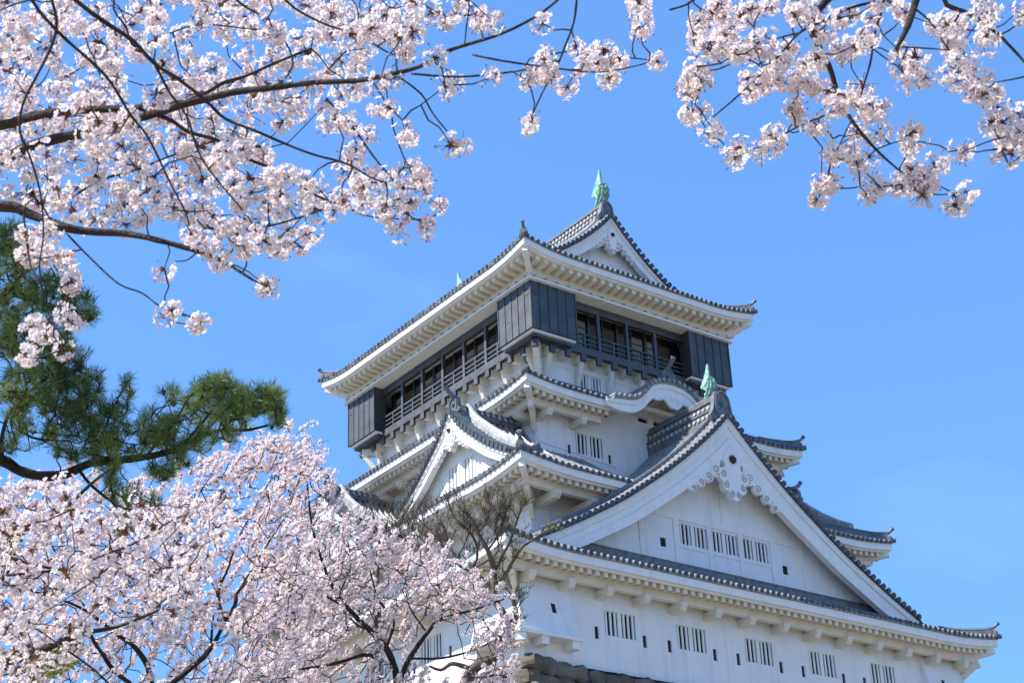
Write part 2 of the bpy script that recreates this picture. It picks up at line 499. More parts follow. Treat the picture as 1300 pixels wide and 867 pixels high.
def eaves(roof, A, B, zf, up, w, wallX, wallY, spacing, style, gap=None):
    sl_ = -.06 if style == 'long' else .2
    rh = .27 if style == 'long' else .33
    """white fascia, soffit, rafters, eave beam and bracket arms all round"""
    arms = []
    FH = 0.43
    for k in range(4):
        F, L = side(k, A, B)
        ov = (B - wallY) if k % 2 == 0 else (A - wallX)
        lf = eave_lift(L, up, w)
        segs = [(-L, L)]
        if gap and k in gap: segs = [(-L, -gap[k]), (gap[k], L)]
        for s0, s1 in segs:
            fas = MB(); sof = MB(); edge = MB()
            n = max(4, int((s1 - s0) / .7))
            S = [s0 + (s1 - s0) * i / n for i in range(n + 1)]
            cl = lambda s, d: max(-(L - d), min(L - d, s))
            fas.strip([[F(cl(s, 0), 0, zf + lf(s, 0)), F(cl(s, .17), .17, zf + lf(s, 0)), F(cl(s, .17), .17, zf - FH + lf(s, 0)), F(cl(s, 0), 0, zf - FH + .03 + lf(s, 0))] for s in S])
            fas.strip([[F(cl(s, .174), .174, zf + lf(s, 0)), F(cl(s, .33), .33, zf + lf(s, 0)), F(cl(s, .33), .33, zf - FH - .07 + lf(s, 0)), F(cl(s, .174), .174, zf - FH - .07 + lf(s, 0))] for s in S])
            edge.strip([[F(cl(s, -.09), -.09, zf + .012 + lf(s, 0)), F(cl(s, .3), .3, zf + .012 + lf(s, 0)), F(cl(s, .3), .3, zf + .13 + lf(s, 0)), F(cl(s, -.09), -.09, zf + .13 + lf(s, 0))] for s in S])
            # soffit
            for a, b in zip(S[:-1], S[1:]):
                q = []
                for s, d in ((a, .33), (b, .33), (b, ov), (a, ov)):
                    q.append(F(cl(s, d), d, zf - .47 + sl_ * d + lf(s, d)))
                sof.add(q, [(0, 1, 2, 3)])
            part(fas, 'fascia', 'trim', roof); part(edge, 'eave_edge', 'tile', roof); part(sof, 'soffit', 'cream', roof)
        rin = 1.25 if style == 'long' else .95
        nr = int((2 * L - .8) / spacing)
        rafs = [MB(), MB()]
        for i in range(nr + 1):
            s = -nr * spacing / 2 + i * spacing
            if gap and k in gap and abs(s) < gap[k] + .1: continue
            if abs(s) > L - .45: continue
            e = min(rin + .1, L - abs(s) - .1)
            if e < .45: e = .45
            hw = spacing * .23
            z0 = zf - .47 + lf(s, 0)
            p = []
            for d, ex in ((.345, sl_ * .345), (e, sl_ * e)):
                lo = F(s - hw, d, z0 + ex - rh); lo2 = F(s + hw, d, z0 + ex - rh)
                p.append([lo, lo2, F(s + hw, d, z0 + ex + .02), F(s - hw, d, z0 + ex + .02)])
            rafs[1 if (len(segs) > 1 and s > 0) else 0].hexa([*p[0], *p[1]])
        for raf in rafs:
            if raf.v: part(raf, 'rafters', 'cream', roof)
        if style == 'short':
            bd = .95
            bz1 = zf - .47 + .2 * bd - .27
            cb = .303 if k % 2 else 0
            for s0, s1 in ([(-L + bd + cb, L - bd - cb)] if not (gap and k in gap) else [(-L + bd, -gap[k] - .1), (gap[k] + .1, L - bd)]):
                bea = MB()
                n = max(2, int((s1 - s0) / .8))
                S = [s0 + (s1 - s0) * i / n for i in range(n + 1)]
                bl = lambda s: lf(s, bd) * .6
                bea.strip([[F(s, bd, bz1 + bl(s)), F(s, bd + .3, bz1 + bl(s)), F(s, bd + .3, bz1 - .46 + bl(s)), F(s, bd, bz1 - .46 + bl(s))] for s in S])
                part(bea, 'eave_beam', 'cream', roof)
            na = max(1, round((2 * (L - ov) - .6) / 2.4))
            for i in range(na + 1):
                s = -(L - ov) + .3 + (2 * (L - ov) - .6) * i / na
                if gap and k in gap and abs(s) < gap[k] + .25: continue
                am = MB()
                zt = bz1 - .44 + lf(s, bd) * .6
                o0, o1 = bd - .22, ov + .05
                am.add([F(s - .2, o1, zt), F(s + .2, o1, zt), F(s + .2, o0, zt), F(s - .2, o0, zt),
                        F(s - .2, o1, zt - .42), F(s + .2, o1, zt - .42), F(s + .2, o0 + .18, zt - .42), F(s - .2, o0 + .18, zt - .42),
                        F(s + .2, o0, zt - .2), F(s - .2, o0, zt - .2)],
                       [(0, 1, 2, 3), (0, 4, 5, 1), (4, 7, 6, 5), (7, 9, 8, 6), (9, 3, 2, 8), (0, 3, 9, 7, 4), (1, 5, 6, 8, 2)])
                arms.append(am)
    if style == 'short':
        for am in arms: part(am, 'bracket_arm', 'cream', roof)
    for sx in (-1, 1):
        for sy in (-1, 1):
            mb = MB()
            ovx, ovy = A - wallX, B - wallY
            o = min(ovx, ovy)
            a = Vector((sx * (A - .2), sy * (B - .2), zf - FH - .20 + up))
            b = Vector((sx * (A - o - .1), sy * (B - o - .1), zf - FH - .42))
            mb.bar(a, b, .34, .36)
            part(mb, 'corner_rafter', 'trim', roof)
            if style == 'short':
                mb = MB()
                mb.bar(b + Vector((0, 0, -.46)), b.lerp(a, .6) + Vector((0, 0, -.44)), .29, .5)
                mb.bar(Vector((sx * (A - o - .05), sy * (B - o - .05), b.z - 1.15)), b.lerp(a, .45) + Vector((0, 0, -.62)), .25, .3)
                part(mb, 'corner_bracket', 'cream', roof)

def disc_end(mb, c, n, r=.2, t=.14):
    n = Vector(n).normalized(); c = Vector(c)
    mb.tube([c - n * t, c], r, 12)
    mb.tube([c, c + n * .03], [r * .62, r * .55], 10)

def hip_ridges(roof, A, B, zf, prof, lift_up, w, dmax, horn=True):
    for sx in (-1, 1):
        for sy in (-1, 1):
            mb = MB()
            pts = []
            nn = 12
            for j in range(nn + 1):
                d = .1 + (dmax - .1) * j / nn
                q = max(0, (w - d) / w)
                z = zf + .12 + prof(d) + lift_up * q * q * max(0, 1 - d / w)
                pts.append(Vector((sx * (A - d), sy * (B - d), z)))
            tdir = Vector((sy, -sx, 0)).normalized()
            h = lambda j: .34 + .10 * (1 - min(1, j / 2.5))
            secs = []
            for j, p in enumerate(pts):
                secs.append([p + tdir * .19, p + tdir * .15 + Vector((0, 0, h(j))), p - tdir * .15 + Vector((0, 0, h(j))), p - tdir * .19])
            mb.strip(secs)
            mb.tube([p + Vector((0, 0, h(j) + .06)) for j, p in enumerate(pts)], .15, 8)
            od = Vector((sx, sy, 0)).normalized()
            e = pts[0]
            ornament = MB()
            # end tile: arched plate, boss and the upturned roll above it
            pl = [(-.27, -.1), (.27, -.1), (.25, .22), (.18, .38), (.0, .44), (-.18, .38), (-.25, .22)]
            ornament.prism(pl, lambda u, v, s_: e + tdir * u + Vector((0, 0, v)) + od * (.0 + .14 * s_))
            disc_end(ornament, e + od * .2 + Vector((0, 0, .2)), od, .16, .1)
            b0 = e + Vector((0, 0, .46)) - od * .45
            ornament.tube([b0, b0 + od * .3 + Vector((0, 0, .03)), b0 + od * .58 + Vector((0, 0, .14)), b0 + od * .78 + Vector((0, 0, .34))], [.11, .10, .09, .11], 9)
            disc_end(ornament, b0 + od * .81 + Vector((0, 0, .36)), od + Vector((0, 0, .7)), .145, .06)
            # corner round tile lying on the eave corner
            c0 = Vector((sx * (A + .16), sy * (B + .16), zf + lift_up + .2))
            ornament.tube([e + Vector((0, 0, -.02)), c0], .15, 9)
            disc_end(ornament, c0 + od * .04, od, .17, .06)
            part(mb, 'hip_ridge', 'ridge', roof)
            part(ornament, 'ridge_end_tile', 'ridge', roof, False)

def skirt(A, B, zf, up, w, wallX, wallY, prof, spacing, gap=None, dmin0=None):
    roof = empty('roof', (0, 0, 0), castle)
    mb = MB()
    for k in range(4):
        F, L = side(k, A, B)
        D = (B - wallY) if k % 2 == 0 else (A - wallX)
        dm = (lambda s: -.1) if not (dmin0 and k in dmin0) else dmin0[k]
        tile_field(mb, F, L, zf, prof, eave_lift(L, up, w), dm, lambda s: max(dm(s) + .01, min(D + .05, L - abs(s))), -L, L)
    part(mb, 'roof_tiles', 'tile', roof, False)
    eaves(roof, A, B, zf, up, w, wallX, wallY, spacing, 'short', gap)
    hip_ridges(roof, A, B, zf, prof, up, w, min(A - wallX, B - wallY) - .05)
    # flat ridge course along the wall foot
    mb = MB()
    for k in range(4):
        F, L = side(k, wallX, wallY)
        D = (B - wallY) if k % 2 == 0 else (A - wallX)
        z = zf + prof(D)
        if k == 0 and gap: continue
        fbox(mb, F, -L - .25, L + .25, -.25, -.003, z + .1, z + .42)
    part(mb, 'wall_course', 'ridge', roof)
    return roof

def onigawara(mb, G, w, h, z, wo):
    """large arched ridge-end tile in a gable frame G(u, depth, z); wo = depth of its front"""
    pl = []
    for i in range(13):
        a = math.pi * i / 12
        pl.append((w * .5 * math.cos(a), h * .52 + h * .48 * math.sin(a)))
    pl += [(-w * .56, h * .25), (-w * .78, 0), (-w * .7, -.14 * h), (w * .7, -.14 * h), (w * .78, 0), (w * .56, h * .25)]
    mb.prism(pl, lambda u, v, s_: G(u, wo + (.28 if s_ else 0), z + v))
    rim = []
    for i in range(13):
        a = math.pi * i / 12
        rim.append(G(w * .42 * math.cos(a), wo - .02, z + h * .5 + h * .42 * math.sin(a)))
    mb.tube([G(w * .42, wo - .02, z + .1)] + rim + [G(-w * .42, wo - .02, z + .1)], .06, 6)
    mb.tube([G(0, wo + .1, z + h * .5), G(0, wo - .06, z + h * .5)], w * .19, 12)
    mb.tube([G(0, wo - .06, z + h * .5), G(0, wo - .1, z + h * .5)], w * .10, 10)

def spiral(mb, G, cu, cz, r, wo, turn=1.6, flip=1, tr=.05, a0=0.):
    pts = []
    n = 16
    for i in range(n + 1):
        t = i / n
        a = a0 + flip * t * turn * 2 * math.pi
        q = r * (1 - .85 * t)
        pts.append(G(cu + q * math.cos(a), wo, cz + q * math.sin(a)))
    mb.tube(pts, tr, 5)

def gable(owner, G, P, foot, wallw, zb, zf_wall, board, ridge_len, ridge_h, oni, tiles=True, orn=1.0, holes=(), wall_bottom=0., cuts=()):
    """triangular gable. G(u, w, z): u across, w depth behind the verge; P(|u|) height of the board top."""
    # gable wall
    wallm = MB()
    us = sorted(set([-foot * i / 14 for i in range(15)] + [foot * i / 14 for i in range(15)]))
    wall_face(wallm, lambda s, n, z: G(s, wallw + n, z), -foot, foot, wall_bottom, lambda s: max(wall_bottom + .05, P(abs(s)) - .1), [h[:4] for h in holes], cuts=us)
    part(wallm, 'gable_wall', 'plaster', owner)
    # underside of the projecting roof
    un = MB()
    cs = sorted(set([foot * i / 16 for i in range(17)]))
    for sg in (-1, 1):
        for a, b in zip(cs[:-1], cs[1:]):
            un.add([G(sg * a, .2, P(a) - .06), G(sg * b, .2, P(b) - .06), G(sg * b, wallw + .1, P(b) - .06), G(sg * a, wallw + .1, P(a) - .06)], [(0, 1, 2, 3)])
    part(un, 'gable_soffit', 'trim', owner)
    # bargeboards: three stepped layers
    bw0, bw1 = board
    for sg in (-1, 1):
        bb = MB()
        for (f0, f1, w0, w1) in ((0.0, .30, -.0, .42), (.304, .62, .10, .42), (.624, 1.0, .04, .42)):
            secs = []
            for i in range(21):
                u = foot * i / 20
                e = 1e-3
                sl_ = (P(max(0, u - .15)) - P(u + .15)) / (.3 if u > .15 else (u + .15 + 1e-6))
                v = (bw0 + (bw1 - bw0) * i / 20) * math.sqrt(1 + sl_ * sl_)
                uu = u
                secs.append([G(sg * uu, w0, P(u) - .0 - v * f0), G(sg * uu, w1, P(u) - v * f0), G(sg * uu, w1, P(u) - v * f1), G(sg * uu, w0, P(u) - v * f1)])
            bb.strip(secs)
        part(bb, 'bargeboard', 'trim', owner)
    # verge tiles: short round tiles across the slope, stacked down the verge
    vt = MB()
    for sg in (-1, 1):
        u = .25
        while u < foot + .1:
            sl_ = (P(max(0, u - .15)) - P(u + .15)) / .3
            z = P(u) + .2
            vt.cur = 0
            vt.tube([G(sg * u, -.13, z), G(sg * u, .85, z + .06)], .16, 9)
            vt.cur = 1  # verge ends in the shade-coloured tile
            vt.tube([G(sg * u, -.19, z), G(sg * u, -.12, z + .003)], .17, 9)
            u += .44 / math.sqrt(1 + sl_ * sl_)
        secs = []
        for i in range(21):
            u = (foot + .12) * i / 20
            secs.append([G(sg * u, -.1, P(u) + .004), G(sg * u, .95, P(u) + .02), G(sg * u, .95, P(u) + .14), G(sg * u, -.1, P(u) + .11)])
        vt.strip(secs)
    vt.m = vt.m
    part(vt, 'verge_tiles', 'tile', owner)
    # descending ridge behind the verge
    dr = MB()
    rh = .72 if orn < .55 else .38
    for sg in (-1, 1):
        secs = []; roll = []
        for i in range(21):
            u = .2 + (foot * .93 - .2) * i / 20
            z = P(u) + .1
            secs.append([G(sg * u, .95, z), G(sg * u, 1.4, z), G(sg * u, 1.36, z + rh), G(sg * u, .99, z + rh)])
            roll.append(G(sg * u, 1.175, z + rh + .04))
        dr.strip(secs); dr.tube(roll, .16, 8)
        if rh > .5:
            for i in range(26):
                u = .35 + (foot * .9 - .35) * i / 25
                dr.tube([G(sg * u, .99, P(u) + .1 + rh * .62), G(sg * u, .955, P(u) + .1 + rh * .62)], .07, 6)
        for dy in (.96, 1.39):
            dr.tube([G(sg * (.2 + (foot * .93 - .2) * i / 20), dy, P(.2 + (foot * .93 - .2) * i / 20) + .27) for i in range(21)], .035, 5)
    part(dr, 'descending_ridge', 'ridgepalelit' if orn < .6 else 'ridge', owner)  # paler colour stands in for sun on the smaller gables
    # main ridge
    zr = P(0) + .1
    rg = MB()
    def gb(u0, u1, w0, w1, z0, z1):
        rg.hexa([G(u0, w0, z0), G(u1, w0, z0), G(u1, w1, z0), G(u0, w1, z0), G(u0, w0, z1), G(u1, w0, z1), G(u1, w1, z1), G(u0, w1, z1)])
    w0 = .55
    gb(-.42, .42, w0, ridge_len, zr - .3, zr + ridge_h * .34)
    gb(-.48, .48, w0, ridge_len, zr + ridge_h * .344, zr + ridge_h * .40)
    gb(-.34, .34, w0, ridge_len, zr + ridge_h * .404, zr + ridge_h * .70)
    gb(-.42, .42, w0, ridge_len, zr + ridge_h * .704, zr + ridge_h * .76)
    gb(-.28, .28, w0, ridge_len, zr + ridge_h * .764, zr + ridge_h * .88)
    rg.tube([G(0, w0, zr + ridge_h * .92), G(0, ridge_len, zr + ridge_h * .92)], .24 * min(1, ridge_h), 9)
    for lev, rr_ in ((.2, .44), (.55, .36)):
        n = int((ridge_len - w0) / .36)
        for i in range(n):
            w = w0 + .18 + (ridge_len - w0 - .2) * i / max(1, n - 1)
            for sg in (-1, 1):
                rg.cur = 1
                rg.tube([G(sg * (rr_ - .04), w, zr + ridge_h * lev), G(sg * (rr_ + .04), w, zr + ridge_h * lev)], .115, 8)
    rg.cur = 0
    part(rg, 'ridge', 'ridge', owner)
    on = MB()
    onigawara(on, G, oni[0], oni[1], zr - .02, .3)
    if oni[2]:
        z = zr + oni[1]
        on.tube([G(0, .7, z - .1), G(0, .35, z + .05), G(0, 0.0, z + .28), G(0, -.22, z + .55)], [.16, .14, .13, .15], 9)
    part(on, 'ridge_end_tile', 'ridge', owner)
    # hanging ornament
    if orn > 0:
        go = MB()
        k = orn
        zt = P(0) - bw0 * 1.42
        wo = -.02
        half = [(0, .3), (.5, -.25), (.72, -.75), (.55, -1.0), (.62, -1.2), (.95, -1.25), (1.15, -1.55), (1.05, -1.9), (.85, -2.05), (.9, -2.35), (.7, -2.6), (.45, -2.62), (.4, -2.85), (.15, -3.05), (0, -3.1)]
        pl = [(u * k, v * k) for u, v in half] + [(-u * k, v * k) for u, v in half[-2:0:-1]]
        go.prism(pl, lambda u, v, s_: G(u, wo + .36 * s_, zt + v))
        for sg in (-1, 1):
            for cu, cv, r in ((.80, -1.60, .25), (.66, -2.22, .23), (.27, -2.72, .21)):
                go.cur = 1; spiral(go, G, sg * cu * k, zt + cv * k, r * k, wo - .005, 1.6, sg, .032 * k, math.pi / 2)  # grey tubes imitate the shadow of scroll grooves
            # side wings running down under the board
            edge_z = lambda u: P(u) - (bw0 + (bw1 - bw0) * u / foot) * 1.34
            go.cur = 0
            secs = []
            for q in range(9):
                u = (.85 + q * .31) * k
                secs.append([G(sg * u, wo + .1, edge_z(u) + .05), G(sg * u, wo + .32, edge_z(u) + .05), G(sg * u, wo + .32, edge_z(u) - (.34 - .025 * q) * k), G(sg * u, wo + .1, edge_z(u) - (.34 - .025 * q) * k)])
            go.strip(secs)
            for q in range(4):
                go.cur = 0
                u = (1.28 + q * .60) * k
                rr_ = (.43 - .065 * q) * k
                z = edge_z(u) - rr_ * .75
                go.prism([(sg * (u + rr_ * math.cos(i * math.pi / 7)), z + rr_ * math.sin(i * math.pi / 7)) for i in range(14)], lambda uu, v, s_: G(uu, wo + .05 + .26 * s_ + .004 * q, v))
                go.prism([(sg * (u + rr_ * .2), z + rr_ * .95), (sg * (u + rr_ * 1.5), z + rr_ * .2), (sg * (u + rr_ * 1.9), z - rr_ * .75), (sg * (u + rr_ * 1.35), z - rr_ * .55), (sg * (u + rr_ * .7), z - rr_ * .75)], lambda uu, v, s_: G(uu, wo + .09 + .2 * s_ + .004 * q, v))
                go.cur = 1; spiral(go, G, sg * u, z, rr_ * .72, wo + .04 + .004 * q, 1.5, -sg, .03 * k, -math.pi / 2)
        o = part(go, 'gable_ornament', 'carved', owner)
        hx = MB()
        hex_ = [(.27 * k * math.cos(i * math.pi / 3 + math.pi / 6), -.62 * k + .27 * k * math.sin(i * math.pi / 3 + math.pi / 6)) for i in range(6)]
        hx.prism(hex_, lambda u, v, s_: G(u, wo - .09 + .085 * s_, zt + v))
        hx.tube([G(0, wo - .09, zt - .62 * k), G(0, wo - .16, zt - .62 * k)], .1 * k, 8)
        part(hx, 'hexagon_boss', 'rust', owner)

# roof above the lower storey, with the great gables
def lin(tab):
    xs = [a for a, b in tab]; ys = [b for a, b in tab]
    # smooth (monotone cubic) interpolation
    m = [(ys[min(i + 1, len(ys) - 1)] - ys[max(i - 1, 0)]) / (xs[min(i + 1, len(xs) - 1)] - xs[max(i - 1, 0)]) for i in range(len(xs))]
    def f(x):
        if x <= xs[0]: return ys[0] + m[0] * (x - xs[0])
        if x >= xs[-1]: return ys[-1] + m[-1] * (x - xs[-1])
        i = max(j for j in range(len(xs)) if xs[j] <= x)
        i = min(i, len(xs) - 2)
        h = xs[i + 1] - xs[i]; t = (x - xs[i]) / h
        return (2 * t**3 - 3 * t**2 + 1) * ys[i] + (t**3 - 2 * t**2 + t) * h * m[i] + (-2 * t**3 + 3 * t**2) * ys[i + 1] + (t**3 - t**2) * h * m[i + 1]
    return f

def irimoya(A, B, zf, up, w, wallX, wallY, prof, yv, gw, spacing, style, side_clip=None):
    roof = empty('roof', (0, 0, 0), castle)
    mb = MB()
    for k in range(4):
        F, L = side(k, A, B)
        lf = eave_lift(L, up, w)
        if k % 2 == 0:
            D = B - gw
            tile_field(mb, F, L, zf, prof, lf, lambda s: -.1, lambda s: min(D + .05, L - abs(s)), -L, L)
        else:
            def dmax(s):
                if abs(s) > yv: return L - abs(s)
                if side_clip and abs(s) < side_clip[0]: return side_clip[1]
                return A - .05
            e = 1e-4
            cuts = [-L, -yv - e, -yv + e, yv - e, yv + e, L]
            if side_clip: cuts = [-L, -yv - e, -yv + e, -side_clip[0] - e, -side_clip[0] + e, side_clip[0] - e, side_clip[0] + e, yv - e, yv + e, L]
            for a, b in zip(cuts[:-1], cuts[1:]):
                if b - a < .01: continue
                tile_field(mb, F, L, zf, prof, lf, lambda s: -.1, dmax, a, b, 18)
    part(mb, 'roof_tiles', 'tile', roof)
    eaves(roof, A, B, zf, up, w, wallX, wallY, spacing, style)
    hip_ridges(roof, A, B, zf, prof, up, w, B - yv)
    return roof

tab1 = [(0, 0.05), (1.9, .62), (3.9, 1.5), (5.9, 2.5), (7.9, 3.62), (9.7, 4.7), (11.5, 5.95), (13.2, 7.2), (14.9, 8.6), (16.4, 9.95), (17.79, 11.35)]
p1 = lin(tab1)
roof1 = irimoya(17.79, 20.02, 30.06, .36, 4.5, T1X, T1Y, p1, 17.7, 16.45, .52, 'short', side_clip=(11.3, 6.45))
big_holes = [(c - 1.0, c + 1.0, 33.62, 34.8) for c in (-2.3, 0.0, 2.3)]
slots = [(-4.77, -4.35, 33.2, 33.72), (4.35, 4.77, 33.2, 33.72)]
for sg in (1, -1):
    G = (lambda sg: lambda u, w_, z: (u, -sg * (17.7 - w_), z))(sg)
    gable(roof1, G, lambda u: 30.06 + p1(17.79 - u), 13.9, 1.25, 0, 0, (1.42, 1.12), 6.6, 1.55, (1.3, 1.75, False), orn=1.0,
          holes=big_holes + slots, wall_bottom=31.6)
    Fw = (lambda G: lambda s, n, z: G(s, 1.25 + n, z))(G)
    for h in big_holes: window(Fw, *h)
    for h in slots: slit(Fw, *h)
    st = MB()       # timber-like relief of the gable wall
    fbox(st, Fw, -6.1, 6.1, -.06, -.003, 34.95, 35.42)
    for u in (-3.62, -1.15, 1.15, 3.62): fbox(st, Fw, u - .15, u + .15, -.06, -.003, 32.2, 34.947)
    for u in (-6.1, 6.1): fbox(st, Fw, u - .13, u + .13, -.045, -.003, 32.2, 34.947)
    fbox(st, Fw, -3.47, -1.3, -.035, -.003, 33.38, 33.58); fbox(st, Fw, -1.0, 1.0, -.035, -.003, 33.38, 33.58); fbox(st, Fw, 1.3, 3.47, -.035, -.003, 33.38, 33.58)
    fbox(st, Fw, -.1, .1, -.04, -.003, 35.423, 37.3)
    part(st, 'gable_relief', 'trim', roof1)
    fo = MB()
    fbox(fo, Fw, -11.5, 11.5, -.3, -.003, 31.75, 32.2)
    fo.tube([Fw(-11.5, -.18, 32.26), Fw(11.5, -.18, 32.26)], .13, 7)
    part(fo, 'wall_course', 'ridge', roof1)

p2 = lambda d: .5 * d + .025 * d * d
open2 = lambda s: 5.25 if abs(s) < 5.5 else -.1
roof2 = skirt(13.94, 16.46, 36.42, .36, 4.2, 11.4, 13.8, lambda d: p2(d), .5, gap={0: 5.6, 2: 5.6}, dmin0={0: open2, 2: open2})
# the slope above the middle walls runs on to the next storey
mb = MB()
for k in range(4):
    F, L = side(k, 13.94, 16.46)
    d2 = lambda s, k=k: open2(s) if k % 2 == 0 and abs(s) < 5.5 else (2.6 if k % 2 == 0 else 2.5)
    tile_field(mb, F, L, 36.42, p2, lambda s, d: 0, d2, lambda s: max(d2(s) + .01, min(5.3, L - abs(s))), -L + 2.4, L - 2.4)
part(mb, 'roof_tiles', 'tile', roof2)
mb = MB()
for k in (1, 2, 3):
    F, L = side(k, 8.8, 11.2)
    fbox(mb, F, -L - .25, L + .25, -.28, -.003, 36.42 + p2(5.2), 36.42 + p2(5.2) + .42)
part(mb, 'wall_course', 'ridge', roof2)
for sx in (-1, 1):
    for sy in (-1, 1):
        mb = MB()
        pts = [Vector((sx * (13.94 - d), sy * (16.46 - d), 36.52 + p2(d))) for d in (2.5, 3.4, 4.3, 5.2)]
        mb.tube([p + Vector((0, 0, .35)) for p in pts], .17, 8)
        td = Vector((sy, -sx, 0)).normalized() * .19
        mb.strip([[p + td, p + td * .8 + Vector((0, 0, .36)), p - td * .8 + Vector((0, 0, .36)), p - td] for p in pts])
        part(mb, 'hip_ridge', 'ridge', roof2)

# curved gable profile on the third roof
kt = lin([(0, 2.08), (.9, 1.96), (1.6, 1.63), (2.1, 1.13), (2.5, .70), (2.9, .44), (3.4, .30), (4.1, .2), (5.2, .0)])
kb = lin([(0, 44.35), (.9, 44.25), (1.35, 44.06), (1.8, 43.74), (2.1, 43.40), (2.5, 43.02), (2.95, 42.74), (3.6, 42.58), (4.3, 42.56), (5.2, 42.68)])
p3 = lambda d: .42 * d + .035 * d * d
Z3 = 43.08
def kstart(s):
    b = kt(abs(s)) if abs(s) < 5.2 else 0
    if b < .21: return -.1
    return (-.42 + math.sqrt(.42**2 + 4 * .035 * (b + .02))) / (2 * .035) - .1
roof3 = skirt(10.77, 13.13, Z3, .32, 3.6, 8.8, 11.2, p3, .5, gap={0: 4.6}, dmin0={0: kstart})
mb = MB()
for k in range(4):
    F, L = side(k, 10.77, 13.13)
    def dmn(s, k=k): return max(1.9 if k % 2 == 0 else 1.9, kstart(s) if k == 0 else -1)
    tile_field(mb, F, L, Z3, p3, lambda s, d: 0, dmn, lambda s: max(dmn(s) + .01, min(4.4, L - abs(s))), -L + 1.9, L - 1.9)
part(mb, 'roof_tiles', 'tile', roof3)
mb = MB()
for k in range(4):
    F, L = side(k, 6.4, 8.8)
    fbox(mb, F, -L - .25, L + .25, -.28, -.003, Z3 + p3(4.3) + .02, Z3 + p3(4.3) + .42)
part(mb, 'wall_course', 'ridge', roof3)
for sx in (-1, 1):
    for sy in (-1, 1):
        mb = MB()
        pts = [Vector((sx * (10.77 - d), sy * (13.13 - d), Z3 + .1 + p3(d))) for d in (1.85, 2.7, 3.5, 4.3)]
        mb.tube([p + Vector((0, 0, .35)) for p in pts], .17, 8)
        td = Vector((sy, -sx, 0)).normalized() * .19
        mb.strip([[p + td, p + td * .8 + Vector((0, 0, .36)), p - td * .8 + Vector((0, 0, .36)), p - td] for p in pts])
        part(mb, 'hip_ridge', 'ridge', roof3)

# curved gable
cg = empty('curved_gable', (0, 0, 0), castle)
YV = -13.42
mb = MB()
xs = [-5.2 + 10.4 * i / 52 for i in range(53)]
for (f0, f1, y0, y1) in ((0, .4, YV, YV + .34), (.404, 1.0, YV + .08, YV + .34)):
    secs = []
    for x in xs:
        t = Z3 + kt(abs(x)); b = kb(abs(x))
        secs.append([(x, y0, t + (b - t) * f0), (x, y1, t + (b - t) * f0), (x, y1, t + (b - t) * f1), (x, y0, t + (b - t) * f1)])
    mb.strip(secs)
part(mb, 'bargeboard', 'trim', cg)
mb = MB()
xs2 = [-4.7 + 9.4 * i / 46 for i in range(47)]
mb.strip([[(x, YV - .1, Z3 + kt(abs(x)) + .01), (x, -8.85, Z3 + kt(abs(x)) + .06), (x, -8.85, Z3 + kt(abs(x)) + .18), (x, YV - .1, Z3 + kt(abs(x)) + .13)] for x in xs2])
x = -4.6
while x <= 4.6:
    z = Z3 + kt(abs(x)) + .2
    sl_ = (kt(abs(x) + .05) - kt(abs(abs(x) - .05))) / .1
    mb.tube([(x, YV - .2, z), (x, -8.85, z + .05)], .13, 8)
    x += .40 / math.sqrt(1 + sl_ * sl_)
part(mb, 'roof_tiles', 'tile', cg)
mb = MB()
mb.strip([[(x, YV + .3, Z3 + kt(abs(x)) - .16), (x, -11.2, Z3 + kt(abs(x)) - .16), (x, -11.2, Z3 + kt(abs(x)) - .04), (x, YV + .3, Z3 + kt(abs(x)) - .04)] for x in xs2])
for x in (-1.5, 0, 1.5):
    mb.box(x - .13, x + .13, YV + .34, -11.2, Z3 + kt(abs(x)) - .5, Z3 + kt(abs(x)) - .163)
for y in (-12.3,):
    mb.box(-2.0, 2.0, y - .12, y + .12, Z3 + .55, Z3 + .8)
part(mb, 'gable_soffit', 'cream', cg)
mb = MB()
Fk = lambda s, n, z: (s, -11.215 + n, z)
hk = [(-1.0, -.2, 43.42, 43.74), (.2, 1.0, 43.42, 43.74)]
wall_face(mb, Fk, -3.4, 3.4, 42.9, lambda s: Z3 + kt(abs(s)) - .1, hk, cuts=[-3.4 + .2 * i for i in range(35)], depth=.2)
part(mb, 'gable_wall', 'plaster', cg)
for h in hk:
    w_ = MB(); fbox(w_, Fk, h[0] - .02, h[1] + .02, .18, .22, h[2] - .02, h[3] + .02); part(w_, 'vent_slot', 'dark', cg)
mb = MB()
G = lambda u, w_, z: (u, YV + w_, z)
pl = []
for i in range(25):
    u = -1.5 + 3.0 * i / 24
    pl.append((u, kb(abs(u)) + .05))
lo = []
for i in range(25):
    u = 1.5 - 3.0 * i / 24
    lo.append((u, kb(abs(u)) - .12 - .62 * math.exp(-(u / .55)**2) - .13 * abs(math.sin(u * 4.2))))
mb.prism(pl + lo, lambda u, v, s_: (u, YV - .03 + .16 * s_, v))
for sg in (-1, 1):
    for u, r in ((.28, .2), (.72, .17), (1.1, .13)):
        spiral(mb, G, sg * u, kb(u) - .2, r, -.04, 1.4, sg, .035, math.pi / 2)
part(mb, 'gable_ornament', 'trim', cg)
mb = MB()
z = Z3 + kt(0) + .15
mb.box(-.3, .3, YV + .6, -8.9, z - .1, z + .42)
mb.tube([(0, YV + .6, z + .48), (0, -8.9, z + .48)], .17, 8)
part(mb, 'ridge', 'ridge', cg)
mb = MB()
onigawara(mb, G, 1.0, 1.05, z, .3)
mb.tube([(0, YV + .9, z + .75), (0, YV + .45, z + .95), (0, YV + .05, z + 1.2), (0, YV - .3, z + 1.6)], [.2, .15, .13, .16], 9)
part(mb, 'ridge_end_tile', 'ridge', cg)

